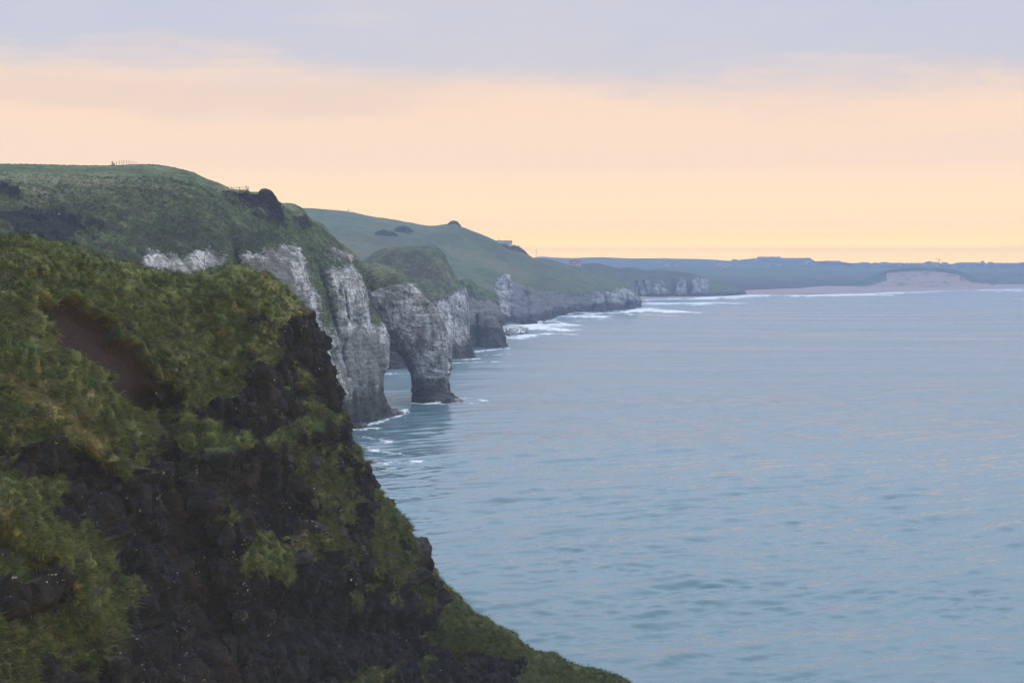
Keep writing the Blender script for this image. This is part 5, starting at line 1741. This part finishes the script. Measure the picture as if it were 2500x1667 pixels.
# ------------------------------------------------------------------ 12. sky, sun, camera
SUN_EL, SUN_AZ = math.radians(34), math.radians(82)     # azimuth clockwise from +Y
w = bpy.data.worlds.new('World')
SC.world = w
w.use_nodes = True
t = NT(w.node_tree)
gen = t.n('ShaderNodeTexCoord').outputs['Generated']
sx = t.n('ShaderNodeSeparateXYZ')
t.put(sx.inputs[0], gen)
X, Y, Z = sx.outputs
hor = t.math('SQRT', t.math('ADD', t.math('MULTIPLY', X, X), t.math('MULTIPLY', Y, Y)))
el = t.math('DIVIDE', Z, t.math('MAXIMUM', hor, .001))
az = t.math('ARCTAN2', X, Y)
cb = t.n('ShaderNodeCombineXYZ')
t.put(cb.inputs[0], az)
t.put(cb.inputs[1], t.math('MULTIPLY', el, 3.2))
skyv = cb.outputs[0]
nA = t.noise(skyv, 5.0, 5, .5, .3)
nB = t.noise(skyv, 17.0, 4, .55, .4)
# ragged lower edge of the cloud bank
e0 = t.math('ADD', t.math('ADD', .1275, t.math('MULTIPLY', t.math('SUBTRACT', nA, .5), .060)), t.math('MULTIPLY', t.math('SUBTRACT', nB, .5), .022))
wv = t.n('ShaderNodeCombineXYZ')
t.put(wv.inputs[0], t.math('MULTIPLY', az, 4.0))
t.put(wv.inputs[1], t.math('MULTIPLY', el, 40.0))
nW = t.noise(wv.outputs[0], 1.0, 5, .6, .6)
e0 = t.math('ADD', e0, t.math('MULTIPLY', t.math('SUBTRACT', nW, .5), .030))
e0 = t.math('SUBTRACT', e0, t.math('MULTIPLY', az, .022))
cl = t.ss(t.math('SUBTRACT', el, e0), -.019, .022)
glow = t.ramp(t.math('MULTIPLY', el, 5.0), [(0, (3.7, 2.15, .14)), (.045, (3.0, 1.80, .20)), (.09, (1.80, 1.18, .38)), (.13, (1.44, .99, .50)), (.35, (1.07, .795, .59)), (.62, (1.03, .755, .57)), (1, (.97, .73, .59))])
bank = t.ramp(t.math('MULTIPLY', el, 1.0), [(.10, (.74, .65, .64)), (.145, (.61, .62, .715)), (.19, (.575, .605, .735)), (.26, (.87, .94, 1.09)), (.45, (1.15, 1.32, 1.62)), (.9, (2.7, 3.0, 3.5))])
bank = t.mix(t.ss(nW, .5, .72, 0, .4), bank, t.mix(.5, bank, (.82, .74, .71)))
glow = t.mix(t.math('MULTIPLY', t.ss(nW, .52, .7, 0, .3), t.ss(el, .05, .11)), glow, (.88, .74, .66))
bank = t.mix(t.ss(t.noise(skyv, 3.0, 5, .55, .5), .36, .66, 0, .75), bank, t.mix(.5, bank, (.78, .70, .69)))
# a thin greyer veil low on the left
veil = t.math('MULTIPLY', t.math('MULTIPLY', t.ss(az, .02, -.12), t.ss(t.math('ABSOLUTE', t.math('SUBTRACT', el, t.math('ADD', .116, t.math('MULTIPLY', t.math('SUBTRACT', nA, .5), .05)))), .016, .004)), .5)
glow = t.mix(veil, glow, (.80, .66, .58))
nis = t.n('ShaderNodeTexSky', sky_type='NISHITA')
nis.sun_disc = False
nis.sun_elevation = SUN_EL
nis.sun_rotation = SUN_AZ
ten = t.n('ShaderNodeVectorMath', operation='MULTIPLY')
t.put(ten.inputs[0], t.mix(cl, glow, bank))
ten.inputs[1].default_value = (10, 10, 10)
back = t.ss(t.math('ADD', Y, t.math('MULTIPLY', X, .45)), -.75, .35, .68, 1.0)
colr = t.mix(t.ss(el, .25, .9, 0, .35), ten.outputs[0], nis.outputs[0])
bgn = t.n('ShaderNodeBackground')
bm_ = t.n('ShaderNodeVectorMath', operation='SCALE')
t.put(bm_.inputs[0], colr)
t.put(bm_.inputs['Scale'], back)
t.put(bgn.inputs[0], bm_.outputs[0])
bgn.inputs[1].default_value = 0.1
ow = t.n('ShaderNodeOutputWorld')
t.t.links.new(bgn.outputs[0], ow.inputs[0])
w.cycles.sampling_method = 'MANUAL'
w.cycles.sample_map_resolution = 512

sl = bpy.data.lights.new('sun', 'SUN')
sl.energy = 0.7
sl.angle = math.radians(14)
sl.color = (1.0, .86, .72)
so = link(bpy.data.objects.new('sun', sl))
dv = Vector((math.sin(SUN_AZ) * math.cos(SUN_EL), math.cos(SUN_AZ) * math.cos(SUN_EL), math.sin(SUN_EL)))
so.rotation_euler = (-dv).to_track_quat('-Z', 'Y').to_euler()

cam = bpy.data.cameras.new('camera')
cam.sensor_width = 36
cam.lens = 36 * F / 2500.0
cam.shift_y = -(833.5 - YH) / 2500.0
cam.clip_start = 1
cam.clip_end = 60000
co = link(bpy.data.objects.new('camera', cam))
co.location = (0, 0, H)
co.rotation_euler = (math.pi / 2, 0, 0)
SC.camera = co

SC.view_settings.view_transform = 'Standard'
SC.view_settings.look = 'None'
SC.view_settings.exposure = 0
SC.view_settings.gamma = 1
SC.cycles.use_denoising = True
SC.cycles.denoising_prefilter = 'ACCURATE'
SC.cycles.max_bounces = 5
SC.cycles.diffuse_bounces = 2
SC.cycles.glossy_bounces = 3
SC.cycles.volume_bounces = 0
SC.cycles.use_adaptive_sampling = False
SC.cycles.caustics_reflective = False
